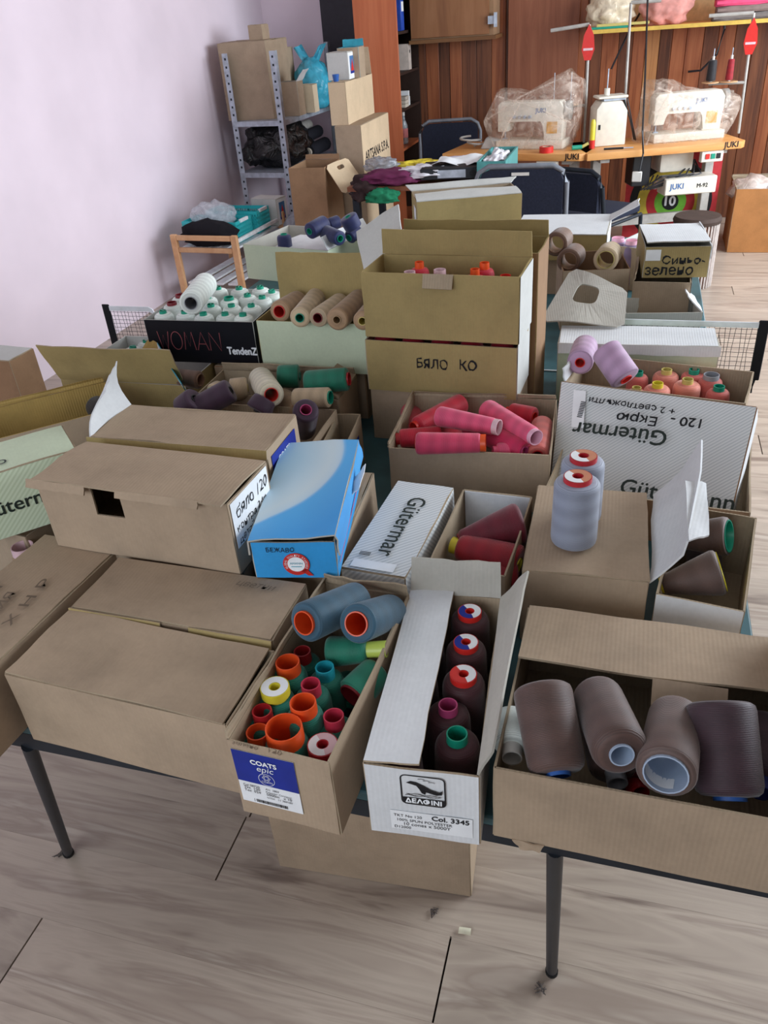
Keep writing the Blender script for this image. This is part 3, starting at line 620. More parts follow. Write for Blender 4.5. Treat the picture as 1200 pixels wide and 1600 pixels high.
# a closed striped box leaning upright in a low brown tray box
def on_plane(px, py, p0, n):
    r = ray(px, py); c = Vector((0, 0, CAM_H)); return c + r * ((p0 - c).dot(n) / r.dot(n))
pl = [P(878, 597, .93), P(1182, 637, .93), P(1124, 875, .757), P(857, 785, .757)]          # TL TR BR BL of the face
pn = (pl[1] - pl[3]).cross(pl[0] - pl[2]).normalized(); pn = -pn if pn.y > 0 else pn
M9c = thing('cardboard_box', 'white striped box leaning upright with upside-down brand name and handwriting', 'box', (pl[3] + pl[2]) / 2, 0, BOX_GROUP)
bk = [p - pn * .045 for p in pl]
slab('front_panel', pl[3], pl[2], pl[1], pl[0], .004, [STRIPE, DARKK], M9c, warp=.002)
slab('back_panel', bk[2], bk[3], bk[0], bk[1], .004, [STRIPE, DARKK], M9c)
slab('top_panel', pl[0], pl[1], bk[1], bk[0], .004, [WHITEB, DARKK], M9c); slab('right_panel', pl[2], bk[2], bk[1], pl[1], .004, [WHITEB, DARKK], M9c)
slab('left_panel', bk[3], pl[3], pl[0], bk[0], .004, [WHITEB, DARKK], M9c); slab('bottom_panel', bk[3], bk[2], pl[2], pl[3], .004, [WHITEB, DARKK], M9c)
def plate(s, a, b, mat, inv=True, **k):
    A, B = on_plane(*a, pl[0], pn), on_plane(*b, pl[0], pn); U = (B - A).normalized(); V = pn.cross(U)
    text_on(M9c, s, A + pn * .0042, U, V, (B - A).length, mat, **k)
plate('Gütermar', (1044, 676), (898, 661), GREENINK, bold=.0006); plate('Gütermann', (968, 772), (1145, 800), GREENINK, bold=.0006)
plate('120 -', (1097, 657), (1050, 652), INK, name='handwriting', jitter=.002, bold=.0005, height=.018); plate('Екрю', (1028, 654), (966, 646), INK, name='handwriting', jitter=.002, bold=.0005, height=.019)
plate('+ 2 светложълти', (1056, 640), (922, 622), INK, name='handwriting', jitter=.002, bold=.0003, height=.013)
A_ = on_plane(902, 652, pl[0], pn); stroke(M9c, [[(0, k * .0035), (.010, k * .0035)] for k in range(10)], .0018, INK, A_ + pn * .003, (pl[1] - pl[0]), (pl[0] - pl[3]), name='barcode', lift=.0008)
slab('paper_patch', *[on_plane(px, py, pl[0], pn) + pn * .0028 for px, py in ((893, 668), (912, 670), (916, 612), (897, 610))], .0005, [PAPER, PAPER], M9c, nu=1, nv=1)
M9d = carton('low brown tray box in which the striped white box leans', (-.105, 1.275), (.236, 1.242), .29, Z1, .085, DARKK, KRAFT_IN)
M9 = carton('open kraft box of coral and lilac spools behind the striped white box', (-.108, 1.656), (.252, 1.590), .168, Z1, .126, *KK, flaps=[('L', 100, .03, dict(taper=(.1, 0), mats=[WHITEB, WHITEB]))])

# ---- left middle
M4 = carton('open box with a tall olive flap raised towards the camera, white spools behind it', (-1.325, 1.535), (-.98, 1.535), .30, Z1, .124, OLIVE, GREYW, flaps=[('F', 108, .105, dict(warp=.006, mats=[OLIVE, KRAFT_IN], taper=(-.012, .0)))])
slab('paper_divider', P(213, 560, .90), P(262, 560, .90), P(246, 536, .93), P(233, 529, .93), .002, [YELLOW, WHITEB], M4, warp=.003)
slab('printed_end_flap', P(250, 560, .88), P(292, 612, .88), P(283, 600, .92), P(245, 535, .93), .002, [WHITEB, CYANINK], M4, warp=.003)
U1 = carton('open kraft box of dark purple spools behind the torn white flap box', (-.925, 1.295), (-.572, 1.302), .155, Z1, .124, *KK)
O, U, V = face(U1, 'R', .0, .0); text_on(U1, 'Я', O + U * .06 + V * .05, U, V, .03, INK, name='handwriting', bold=.001)
U2 = carton('short kraft box with a navy sticker wedged beside the purple spool box', (-.562, 1.335), (-.512, 1.340), .13, Z1, .110, *KK)
O, U, V = face(U2, 'R', .02, .02); patch(U2, O, U, V, .07, .06, NAVYINK)
U3 = carton('open kraft box of cream, green and tan spools below the pale green box', (-.925, 1.498), (-.585, 1.502), .135, Z1, .126, *KK, flaps=[('R', 35, .05, dict(jag=.004)), ('B', 75, .02, {})])
U4 = carton('kraft box with loose brown flaps under the black printed box', (-.968, 1.668), (-.575, 1.668), .165, Z1, .118, KRAFT, DARKK, flaps=[('F', 0, .16, dict(jag=.004))])

# ---- back row
S4 = carton('kraft box hidden below the back of the black printed box', (-1.16, 1.850), (-.86, 1.850), .11, Z1, .124, *KK, flaps=[('F', 0, .10, dict(name='lid'))])
K1 = carton('black printed shoe-type box packed with white spools with green plugs', P(225, 499, .985), P(394, 503, .985), .25, .8765, .108, BLACKB, GREYW, t=.0025, warp=.001)
O, U, V = face(K1, 'F', 0, 0)
PHW = plain('thin_pink_letters', (168, 92, 96), .5)
def thin(o, s, O, U, V, x, z, wd, ht, gap, mat, wdt=.0016):
    G = {'W': [[(0, 1), (.25, 0), (.5, .8), (.75, 0), (1, 1)]], 'O': [[(.5 + .5 * math.cos(a * PI / 10), .5 + .5 * math.sin(a * PI / 10)) for a in range(21)]], 'M': [[(0, 0), (.2, 1), (.5, .2), (.8, 1), (1, 0)]], 'A': [[(0, 0), (.5, 1), (1, 0)], [(.2, .35), (.8, .35)]], 'N': [[(0, 0), (.05, 1), (.95, 0), (1, 1)]]}
    L = []
    for k, ch in enumerate(s):
        L += [[(x + k * (wd + gap) + px * wd, z + py * ht) for px, py in ln] for ln in G[ch]]
    stroke(o, L, wdt, mat, O, U, V, name='lettering', lift=.001)
thin(K1, 'WOMAN', O, U, V, .030, .034, .030, .046, .005, PHW)
text_on(K1, 'TendenZ', O + U * .214 + V * .026, U, V, .078, WHITEINK, bold=.0010, height=.018)
K2 = carton('pale green fronted box of tan spools with an olive back flap standing up', P(401, 500, .995), P(572, 506, .995), .142, .8725, .122, GREENW, OLIVE, flaps=[('B', 93, .118, dict(mats=[GREENW, OLIVE], warp=.004))])
KA = carton('bottom kraft box of the three-box stack in the middle', (-.530, 1.575), (-.203, 1.558), .135, Z1, .123, *KK)
KB = carton('middle kraft box of the stack, marked with two black handwritten words', (-.532, 1.570), (-.202, 1.553), .138, .8745, .116, OLIVE, KRAFT_IN)
O, U, V = face(KB, 'F', 0, 0); text_on(KB, 'БЯЛО', O + U * .115 + V * .060, U, V, .068, INK, name='handwriting', jitter=.004, bold=.0004, height=.022); text_on(KB, 'КО', O + U * .21 + V * .062, U, V, .036, INK, name='handwriting', jitter=.004, bold=.0004, height=.022)
O, U, V = face(KB, 'R', 0, 0); patch(KB, O, U, V, .136, .122, GREYW, 'white_end')
KC = carton('topmost open kraft box of the stack with red spool tips and a tall back flap', (-.530, 1.572), (-.200, 1.553), .138, .9985, .138, OLIVE, OLIVE, flaps=[('B', 88, .052, dict(mats=[OLIVE, OLIVE], warp=.004))])
O, U, V = face(KC, 'R', 0, 0); patch(KC, O, U, V, .136, .137, GREYW, 'white_end')
O, U, V = face(KC, 'F', 0, 0); slab('tuck_tab', O + U * .135 + V * .139 - V * .0, O + U * .198 + V * .139, O + U * .198 + V * .112 - V.cross(U) * .012, O + U * .136 + V * .113 - V.cross(U) * .012, .003, KK, KC, warp=.001)
KD = carton('tall brown carton behind the three-box stack, flap ends showing above it', (-.525, 1.742), (-.183, 1.725), .14, Z1, .385, DARKK, OLIVE, flaps=[('B', 85, .035, dict(mats=[KRAFT, OLIVE], jag=.004))])
slab('loose_side_flap', PY(572, 438, 1.73), PY(629, 366, 1.76), PY(622, 319, 1.84), PY(557, 362, 1.82), .003, [GREYW, GREYW], KD, warp=.006)
K6 = carton('long closed white box lying across the right half just before the net', P(873, 535, .9), P(1124, 541, .9), .118, Z1, .147, GREENW, WHITE_IN, flaps=[('B', 0, .121, dict(name='lid', mats=[WHITEB, WHITE_IN], warp=.003))])
mm = mtx(K6); w2 = K6['_w'] / 2; lip(K6, mm @ Vector((-w2, -.063, .150)), mm @ Vector((w2 + .004, -.063, .150)), .024, (0, -.12, -.99), [WHITEB, WHITE_IN])
KE = carton('open kraft box of brown paper-tube spools behind the flap with the round hole', P(880, 424, .925), P(984, 420, .925), .20, Z1, .175, KRAFT, DARKK)
# flap with a hand hole
def holed(o, name, quad, cx, cy, rx, ry, mats, th=.003, n=32):
    c = [loc_of(o, p) for p in quad]; nrm = (c[1] - c[0]).cross(c[3] - c[0]).normalized()
    f = lambda s, t: (c[0] * (1 - s) + c[1] * s) * (1 - t) + (c[3] * (1 - s) + c[2] * s) * t
    bm = bmesh.new(); L = []
    for sg in (.5, -.5):
        outer, inner = [], []
        for k in range(n):
            a = 2 * PI * (k + .5) / n; dx, dy = math.cos(a), math.sin(a); sc = 1 / max(abs(dx), abs(dy))
            s, t = .5 + dx * sc * .5, .5 + dy * sc * .5
            e = 4; r = 1 / ((abs(dx) ** e + abs(dy) ** e) ** (1 / e))
            outer.append(bm.verts.new(f(s, t) + nrm * (th * sg + .006 * math.sin(s * 5)))); inner.append(bm.verts.new(f(cx + rx * dx * r, cy + ry * dy * r) + nrm * (th * sg + .003)))
        L.append((outer, inner))
    for k in range(n):
        j = (k + 1) % n
        bm.faces.new((L[0][0][k], L[0][0][j], L[0][1][j], L[0][1][k])); bm.faces.new((L[1][0][j], L[1][0][k], L[1][1][k], L[1][1][j])).material_index = 1
        bm.faces.new((L[0][0][j], L[0][0][k], L[1][0][k], L[1][0][j])); bm.faces.new((L[0][1][k], L[0][1][j], L[1][1][j], L[1][1][k]))
    return ob(name, bm, mats, o, recalc=False)
holed(KE, 'holed_flap', [P(843, 504, .912), P(976, 508, .912), P(981, 450, .955), P(893, 420, .965)], .42, .58, .17, .19, [WHITE_IN, KRAFT])
KW0 = carton('kraft box underneath the closed white box at the back', (-.385, 2.66), (-.075, 2.66), .27, Z1, .115, KRAFT, KRAFT_IN, flaps=[('F', 0, .2, {})])
KW = carton('closed white-topped box on the back row in front of the navy chair', P(800, 366, .95), P(948, 366, .95), .265, .8685, .080, OLIVE, WHITE_IN, flaps=[('B', 0, .268, dict(name='lid', mats=[WHITEB, WHITE_IN], warp=.002)), ('R', 150, .10, dict(inset=(.17, .0), taper=(.18, .0), mats=[WHITEB, WHITEB]))])
O, U, V = face(KW, 'R', 0, 0); patch(KW, O, U, V, .262, .078, WHITEB, 'white_end')
KP = carton('narrow open kraft box with two pale pink capped spools at the back', P(958, 382, .89), P(1004, 388, .89), .26, Z1, .138, KRAFT, GREYW)
KS0 = carton('kraft box with a white end under the teal-marked box', P(990, 439, .898), P(1080, 441, .898), .26, Z1, .146, KRAFT, KRAFT_IN, flaps=[('L', 75, .02, {})])
O, U, V = face(KS0, 'R', 0, 0); patch(KS0, O, U, V, .258, .145, WHITEB, 'white_end')
KS = carton('white-lidded box with two black handwritten words on its front, at the right', (.044, 2.352), (.214, 2.366), .25, .8995, .085, OLIVE, WHITE_IN, flaps=[('B', 3, .256, dict(name='lid', mats=[WHITEB, WHITE_IN], warp=.003))])
O, U, V = face(KS, 'F', 0, 0); text_on(KS, 'Синьо-', O + U * .048 + V * .038, U, V, .112, INK, name='handwriting', jitter=.005, bold=.0005, height=.022); text_on(KS, 'зелено', O + U * .004 + V * .008, U, V, .128, INK, name='handwriting', jitter=.003, bold=.0005, height=.022); patch(KS, O + U * .002 + V * .048, U, V, .04, .03, PAPER)
mm = mtx(KS); slab('lid_side', mm @ Vector((.089, -.125, .05)), mm @ Vector((.094, .12, .045)), mm @ Vector((.087, .125, .092)), mm @ Vector((.087, -.125, .088)), .003, [WHITEB, WHITEB], KS, warp=.004)
KL = carton('low open white box in front of the two stacked right-hand boxes', P(978, 490, .85), P(1097, 488, .85), .13, Z1, .10, GREYW, WHITE_IN, flaps=[('R', 40, .04, dict(mats=[WHITEB, WHITEB], taper=(.05, 0)))])
K7 = carton('pale green box of navy spools at the far left corner of the table', P(380, 381, .88), P(512, 391, .88), .30, Z1, .128, GREENW, WHITE_IN, flaps=[('R', 60, .05, dict(mats=[WHITEB, WHITEB]))])
bx = mtx(K7); slab('paper_sheet', *[bx @ Vector(p) for p in ((-.10, -.14, .105), (.16, -.14, .108), (.16, .1, .112), (-.10, .1, .108))], .001, [PAPER, PAPER], K7, warp=.004)
KO = carton('olive kraft carton at the far end of the table with a white folded-back flap', P(651, 315, 1.0), P(815, 301, 1.0), .20, Z1, .247, OLIVE, KRAFT_IN, flaps=[('B', 165, .05, dict(mats=[KRAFT, GREYW], taper=(-.03, -.02))), ('F', 4, .10, dict(mats=[GREYW, GREYW], bulge=.004))])
O, U, V = face(KO, 'L', 0, 0); patch(KO, O + U * .1 + V * .13, U, V, .075, .09, PAPER); text_on(KO, '18 28 112', O + U * .105 + V * .17, U, V, .06, INK, lift=.001); stroke(KO, [[(.11 + k * .004, .14), (.11 + k * .004, .158)] for k in range(14)], .002, INK, O, U, V, name='barcode', lift=.001)
KN = carton('small open white box with loose flaps between the navy spools and the far carton', PY(578, 352, 2.75), PY(628, 350, 2.75), .16, Z1, .12, WHITEB, WHITE_IN, flaps=[('L', 100, .05, dict(taper=(.03, 0))), ('R', 60, .05, {})])
FC = carton('tall brown carton standing on the floor by the pink wall at the left edge', (-2.05, 1.74), (-1.64, 1.72), .10, .0015, .83, DARKK, KRAFT_IN, flaps=[('F', 0, .1, dict(mats=[GREYW, KRAFT_IN]))])
# ================================================================== spools
def up(label, px, py, zt, thr, core, r0, r1, h=None, **kw):
    """standing spool whose core mouth is seen at a pixel"""
    q = P(px, py, zt); h = h or zt - ZT - .006
    return spool(label, (q.x, q.y, zt - h), T[thr], C[core], r0, r1, h, **kw)
def lie(label, n, zn, f, zf, thr, core, r0, r1, **kw):
    kw.setdefault('rcb', kw.get('rc', .012) * .9); kw.setdefault('foot', .001)
    return spool_to(label, P(*n, zn), P(*f, zf), T[thr], C[core], r0, r1, **kw)
WD = (C['scarlet'], PAPER, NAVYINK)

G = 'teal spools standing in the navy-labelled box'
# (pixel, top height, core, core radius, label)
for (px, py, zt, core, rc, lab, dsc) in (
    (472, 1017, .868, 'red', .0115, 'teal spool with a dull red core standing just below the left slate blue spool', None),
    (449, 1034, .886, 'orange', .0160, 'teal spool with a wide orange core, rearmost orange core of the box', None),
    (429, 1073, .884, 'yellow', .0150, 'teal spool with a yellow collar and white paper end in the navy-labelled box', (C['yellow'], PAPER, PAPER)),
    (409, 1110, .872, 'red', .0125, 'teal spool with a red core at the left wall, next to the yellow collar', None),
    (402, 1143, .866, 'orange', .0140, 'teal spool with an orange core in the front left corner of the navy-labelled box', None),
    (443, 1136, .882, 'orange', .0225, 'teal spool with the widest orange core, at the front of the navy-labelled box', None),
    (473, 1097, .886, 'orange', .0165, 'teal spool with an orange core in the centre, before two crimson cores', None),
    (485, 1068, .876, 'crimson', .0125, 'teal spool with a crimson core directly behind the central orange core', None),
    (507, 1042, .872, 'cyan', .0125, 'teal spool with a light turquoise core, the only turquoise one', None),
    (521, 1118, .868, 'crimson', .0128, 'broad teal spool with a crimson core at the right wall of the navy-labelled box', None),
    (504, 1163, .862, 'crimson', .0150, 'teal spool with a printed pink paper end in the front right corner', (C['red'], C['blush'], PAPER))):
    up(lab, px, py, zt, 'teal', core, .026, .0235 if rc < .017 else .027, rc=rc, disc=dsc, group=G, rcb=rc * 1.15, pro=.017 if rc < .02 else .02)
lie('slate blue spool with an orange core, the left one of the pair', (474, 974), .925, (560, 936), .885, 'slate', 'orange', .0265, .0275, rc=.0165, pro=.004, shoulder=.004, group='slate blue spools lying on the teal ones')
lie('slate blue spool with an orange core, the right one beside the white flap', (556, 975), .925, (612, 955), .865, 'slate', 'orange', .0255, .0265, rc=.0165, pro=.003, shoulder=.004, group='slate blue spools lying on the teal ones')
lie('green spool with a lime yellow cap lying crosswise below the slate blue spools', (604, 1014), .872, (512, 1018), .862, 'green', 'lime', .021, .018, rc=.0115, pro=.026)
lie('green spool with a dark red core against the right wall among teal spools', (550, 1090), .842, (590, 1046), .850, 'green', 'darkred', .022, .025, rc=.020, pro=.003, shoulder=.003)
lie('dark teal spool lying low in the gap of the navy-labelled box', (540, 1130), .79, (545, 1060), .80, 'teal', 'black', .022, .025, rc=.012)

for (px, py, zt, core, rc, lab, dsc) in (
    (734, 955, .872, 'scarlet', .0135, 'maroon spool with a blue and white paper end, rearmost in the dolphin box', WD), (728, 1003, .872, 'scarlet', .0135, 'maroon spool with a blue and white end, second from back in dolphin box', WD),
    (724, 1053, .872, 'scarlet', .0140, 'maroon spool with a red and white paper end in the dolphin box', (C['scarlet'], PAPER, C['scarlet'])), (700, 1101, .862, 'magenta', .0120, 'maroon spool with a bare pink core in the dolphin box', None), (714, 1146, .862, 'teal', .0128, 'maroon spool with a teal core at the front of the dolphin box', None)):
    up(lab, px, py, zt, 'maroon', core, .030, .0275, rc=rc, disc=dsc, pro=.012 if dsc is None else .008, group='maroon spools in the dolphin box')
for k in range(4):
    q = mtx(F5) @ Vector((-.032, -.115 + k * .065, .004)); spool('maroon spool under the white flap of the dolphin box, %s from the front' % ('first', 'second', 'third', 'fourth')[k], q, T['maroon'], C['red'], .028, .025, .104, group='maroon spools under the white flap')

g = 'brown spools lying in the right front box'
lie('cocoa brown spool lying leftmost in the right front box, blue core at its near end', (873, 1214), .862, (846, 1072), .910, 'cocoa', 'blue', .0345, .0325, rc=.014, pro=.004, foot=.002, group=g)
lie('cocoa brown spool with a pale blue core pointing at the camera, second from left', (972, 1181), .905, (932, 1086), .880, 'cocoa', 'ice', .030, .031, rc=.0135, pro=.003, group=g)
lie('taupe brown spool with a wide pale blue core and a paper label inside it', (1040, 1211), .900, (1056, 1118), .878, 'taupe', 'ice', .0305, .0315, rc=.0235, pro=.003, shoulder=.004, sticker=PAPER, group=g)
lie('fuzzy dark plum spool with a blue core, rightmost in the right front box', (1141, 1252), .852, (1125, 1098), .915, 'plum', 'blue', .0375, .036, rc=.0175, pro=.004, group=g)
lie('plain brown spool half hidden beneath the two middle brown spools', (965, 1225), .835, (940, 1120), .84, 'cocoa', 'grey', .029, .029, group=g)
lie('plum spool wedged at the far right wall of the right front box', (1190, 1240), .835, (1185, 1130), .84, 'plum', 'navy', .028, .028, group=g)
lie('white spool end peeping out at the left wall of the right front box', (800, 1185), .845, (800, 1120), .845, 'white', 'white', .024, .024, group=g)
lie('shiny dark red spool peeping out low at the front wall of the right front box', (1000, 1242), .815, (960, 1190), .80, 'wine', 'red', .022, .022, group=g)


up('large grey spool with a copper-coloured end standing nearest on the kraft lid', 903, 744, 1.006, 'grey', 'red', .0345, .0335, .118, rc=.0165, disc=(C['red'], plain('copper_foil', (196, 130, 100), .35), PAPER), pro=.007, shoulder=.008, group='grey spools on the kraft lid')
up('large grey spool with a copper-coloured end standing behind its twin on the lid', 912, 712, 1.004, 'grey', 'red', .0335, .0325, .116, rc=.0165, disc=(C['red'], MATS['copper_foil'], PAPER), pro=.007, shoulder=.008, group='grey spools on the kraft lid')

g = 'taupe spools in the white right-hand box'
lie('taupe cone with a lime rim at its wide end, nearest in the white box', (1032, 915), .838, (1128, 893), .868, 'taupe', 'yellow', .034, .017, rc=.012, pro=.003, rcb=.030, group=g)
lie('taupe cone with a teal rim behind the lime-rimmed one', (1050, 838), .84, (1140, 838), .866, 'taupe', 'teal', .031, .02, rc=.012, pro=.003, rcb=.026, group=g)
lie('dark taupe spool lying lowest in the white right-hand box', (1100, 905), .79, (1100, 820), .79, 'plum', 'grey', .028, .028, group=g)

g = 'dark red cones in the kraft box with the white end'
lie('dark wine cone with its wide end to the right, rearmost in the white-ended box', (716, 845), .845, (816, 818), .862, 'wine', 'darkred', .0365, .018, rc=.012, pro=.003, group=g)
lie('bright red cone with a yellow core at its left end', (706, 851), .84, (812, 884), .832, 'red', 'yellow', .033, .024, rc=.014, pro=.012, group=g)
lie('bright red cone in front, cut off by the raised white flap', (740, 900), .825, (806, 905), .815, 'red', 'red', .030, .026, group=g)

g = 'red and pink spools in the middle box'
for a in (
    ('scarlet spool lying at the back left of the middle box, pointing up right', (646, 668), .868, (722, 630), .872, 'scarlet', 'scarlet', .0225, .019, .012),
    ('pink spool with pale rings at both ends, upper middle of the red box', (780, 668), .905, (684, 650), .902, 'pink', 'blush', .0205, .0165, .0155),
    ('pink spool with a pale ring, slanting down to the right wall of the red box', (838, 684), .895, (760, 640), .890, 'pink', 'lightpink', .0225, .0175, .0155),
    ('dark scarlet spool lying at the left wall of the red box', (618, 686), .868, (690, 680), .868, 'scarlet', 'red', .019, .019, .012),
    ('rose spool with orange rings at both ends, lying along the front wall', (759, 692), .895, (650, 693), .892, 'rose', 'orange', .0215, .0185, .0165),
    ('magenta spool slanting under the pink ones towards the front right', (728, 662), .872, (820, 706), .866, 'magenta', 'magenta', .022, .024, .012),
    ('scarlet spool at the back right corner of the red box', (792, 644), .862, (836, 652), .866, 'scarlet', 'scarlet', .021, .021, .012),
    ('salmon red spool lying against the right wall of the red box', (848, 660), .858, (840, 712), .856, 'salmon', 'red', .022, .022, .012),
    ('thin hot pink spool tip at the front right wall of the red box', (770, 705), .866, (816, 703), .862, 'pink', 'pink' if 'pink' in C else 'lightpink', .014, .016, .010),
    ('scarlet spool deep in the left back of the red box', (640, 640), .83, (660, 690), .83, 'scarlet', 'red', .024, .024, .012),
    ('scarlet spool deep in the centre of the red box', (700, 700), .815, (720, 640), .815, 'scarlet', 'red', .026, .026, .012),
    ('magenta spool deep in the right of the red box', (790, 700), .815, (780, 640), .815, 'magenta', 'red', .026, .026, .012)):
    lie(*a[:9], rc=a[9], pro=.008, shoulder=.006, group=g)

g = 'coral spools standing in the box behind the striped lid'
for (px, py, zt, thr, core, rc, r1, lab) in ((1042, 577, .872, 'coral', 'gold', .0115, .0285, 'coral spool with a yellow core, rear middle of its box'), (1028, 598, .872, 'coral', 'yellow', .0115, .0285, 'coral spool with a yellow core, front left beside the lilac spool'), (1075, 592, .874, 'coral', 'gold', .0115, .0290, 'coral spool with a yellow core, front centre of its box'),
    (1085, 577, .872, 'salmon', 'teal', .0110, .0265, 'salmon spool with a teal core in the back row of the coral box'), (1112, 585, .874, 'salmon', 'grey', .0165, .0255, 'salmon red spool with a grey core at the right of the coral box'), (1124, 603, .864, 'salmon', 'teal', .0115, .0240, 'salmon red spool with a teal core in the front right corner'), (998, 580, .866, 'salmon', 'teal', .0100, .0230, 'salmon spool with a teal core right behind the large lilac spool'), (995, 605, .85, 'coral', 'gold', .0100, .0250, 'coral spool mostly hidden below the large lilac spool')):
    up(lab, px, py, zt, thr, core, .030, r1, rc=rc, pro=.010, group=g)
lie('lilac spool lying with its red core facing forward, left of the coral ones', (906, 567), .905, (915, 540), .905, 'lilac', 'scarlet', .0285, .0285, rc=.011, pro=.002, shoulder=.003)
lie('tall lilac spool leaning over the coral ones with a red core at its lower end', (979, 594), .902, (945, 545), .950, 'lilac', 'scarlet', .0320, .0325, rc=.013, pro=.003, shoulder=.004)

g = 'white spools in the black printed box'
rows = ('front row', 'second row', 'third row', 'back row')
W = [[(254, 485), (288, 485), (317, 488), (351, 488), (379, 489)], [(268, 472, 'r'), (329, 475), (361, 475), (392, 475)], [(281, 460, 'r'), (324, 462), (357, 464, 'b'), (386, 459), (409, 462)], [(300, 448), (340, 448), (373, 448), (406, 447), (424, 453)]]
for r, row in enumerate(W):
    for k, e in enumerate(row):
        fl = e[2] if len(e) > 2 else ''
        lab = 'white spool in the black box, %s, %s from left, %s' % (rows[r], ('first', 'second', 'third', 'fourth', 'fifth')[k], {'': 'green plug', 'r': 'dark red collar', 'b': 'wide green ring'}[fl])
        up(lab, e[0], e[1], .994 + .003 * r, 'white', 'teal' if fl != 'r' else 'darkred', .0260, .0245, h=.112 + .003 * r, rc=.0090 if fl == '' else .0128, pro=.007, group=g, plug=C['teal'] if fl == '' else None, spin=random.random() * 3)
lie('large white spool lying on top of the white ones with its dark tube mouth forward', (298, 474), 1.045, (322, 443), 1.030, 'white', 'grey', .0290, .0275, rc=.0155, pro=.002, shoulder=.003)
for (px, py, k) in ((207, 541, 'nearer'), (228, 531, 'farther')):
    up('white spool with a green plug behind the raised olive flap, the %s of two' % k, px, py, .865, 'white', 'teal', .029, .027, rc=.0095, pro=.006, plug=C['teal'], group='white spools behind the olive flap')

g = 'tan spools in the pale green box'
for (n, f, core, rc, r, lab, th) in (((436, 487), (466, 470), 'scarlet', .0165, .0295, 'tan spool with a red core mouth, leftmost in the pale green box', 'tan'), ((468, 497), (496, 463), 'teal', .012, .028, 'beige tan spool with a green core, second from the left in the pale green box', 'beige'), ((496, 497), (532, 472), 'darkred', .013, .0265, 'beige tan spool with a brown core, third from the left in the pale green box', 'beige'), ((526, 500), (562, 468), 'tan' if 'tan' in C else 'gold', .011, .0305, 'banded tan spool, fourth from the left in the pale green box', 'tan'), ((566, 502), (584, 480), 'gold', .011, .026, 'tan spool at the right wall of the pale green box', 'tan')):
    lie(lab, n, 1.018, f, 1.004, th, core, r * .86, r * .83, rc=rc * .86, pro=.003, shoulder=.004, group=g)
g = 'red spools in the topmost box of the stack'
for (px, py, zt, thr, core, rc, lab) in ((655, 409, 1.155, 'scarlet', 'orange', .0095, 'scarlet spool with an orange core tip, leftmost in the topmost box'), (687, 421, 1.142, 'rose', 'blush', .0125, 'rose spool with a pale pink core in the topmost box'), (742, 420, 1.148, 'scarlet', 'orange', .0095, 'scarlet spool with an orange core tip, front of the right pair'), (757, 410, 1.155, 'scarlet', 'orange', .0100, 'scarlet spool with an orange core tip, rear of the right pair'), (790, 430, 1.128, 'scarlet', 'scarlet', .011, 'scarlet spool low at the right end of the topmost box'), (640, 424, 1.134, 'rose', 'blush', .012, 'rose spool low at the left end of the topmost box')):
    q = PY(px, py, 1.632 if 'rear' in lab or 'leftmost' in lab else 1.607); spool(lab, (q.x, q.y, 1.004), T[thr], C[core], .028, .0205, q.z - 1.004, rc=rc, pro=.013, group=g)
for k in range(5):
    q = mtx(KB) @ Vector((-.14 + k * .066, -.015, .005)); spool('scarlet spool in the middle box of the stack, %s from the left' % ('first', 'second', 'third', 'fourth', 'fifth')[k], q, T['scarlet'], C['red'], .027, .025, .118, group='scarlet spools in the middle box')

g = 'mixed spools in the kraft boxes below the black box'
for a in (
    ('dark purple spool tip, leftmost behind the closed box lid', (285, 640), .885, (305, 622), .915, 'purple', 'black', .026, .028, .010),
    ('large dark purple spool slanting up to the right behind the closed box lid', (306, 640), .885, (362, 609), .920, 'purple', 'black', .027, .027, .010),
    ('dark purple spool half hidden by the lid, left of the upright purple one', (402, 645), .88, (415, 622), .905, 'purple', 'black', .026, .029, .010),
    ('beige spool tip behind the slanting purple spool', (358, 610), .885, (388, 606), .885, 'beige', 'gold', .026, .026, .010),
    ('cream spool with a red-rimmed paper end facing the camera', (424, 617), .915, (407, 592), .885, 'cream', 'scarlet', .0290, .0280, .015),
    ('green spool behind the cream one, no core showing', (470, 588), .895, (434, 588), .898, 'green', 'green' if 'green' in C else 'teal', .026, .027, .010),
    ('green spool with a dark red core at its right end', (546, 592), .915, (478, 598), .905, 'green', 'red', .0265, .0255, .015),
    ('beige spool with a teal core mouth at its right end', (517, 621), .898, (460, 622), .890, 'beige', 'teal', .0215, .022, .0145),
    ('tan spool lying between the cream and the teal-cored ones', (470, 640), .865, (440, 622), .862, 'tan', 'gold', .024, .024, .010),
    ('brown paper tube spool lying beside the olive flap', (314, 594), .885, (280, 590), .885, 'brown', 'brown' if 'brown' in C else 'darkred', .0215, .0215, .015),
    ('small mint green spool end left of the slanting purple spool', (330, 613), .885, (345, 605), .885, 'beige', 'mint', .018, .018, .012)):
    lie(*a[:9], rc=a[9], pro=.003, shoulder=.004, group=g)
lie('dark purple spool standing on its head with a plum core, at the box corner', (474, 678), .835, (478, 640), .925, 'purple', 'magenta', .0265, .0250, rc=.0135, pro=.014, group=g)
lie('charcoal spool in the yellow-lined box near the torn white flap', (168, 650), .845, (150, 634), .85, 'black', 'black', .027, .027, rc=.012)
lie('black spool low in the yellow-lined box at the left', (40, 660), .83, (20, 650), .83, 'black', 'black', .028, .028, rc=.012)
up('tan spool with a printed pale ring in the box at the left frame edge', 34, 853, .862, 'tan', 'blush', .028, .023, rc=.0185, pro=.012)

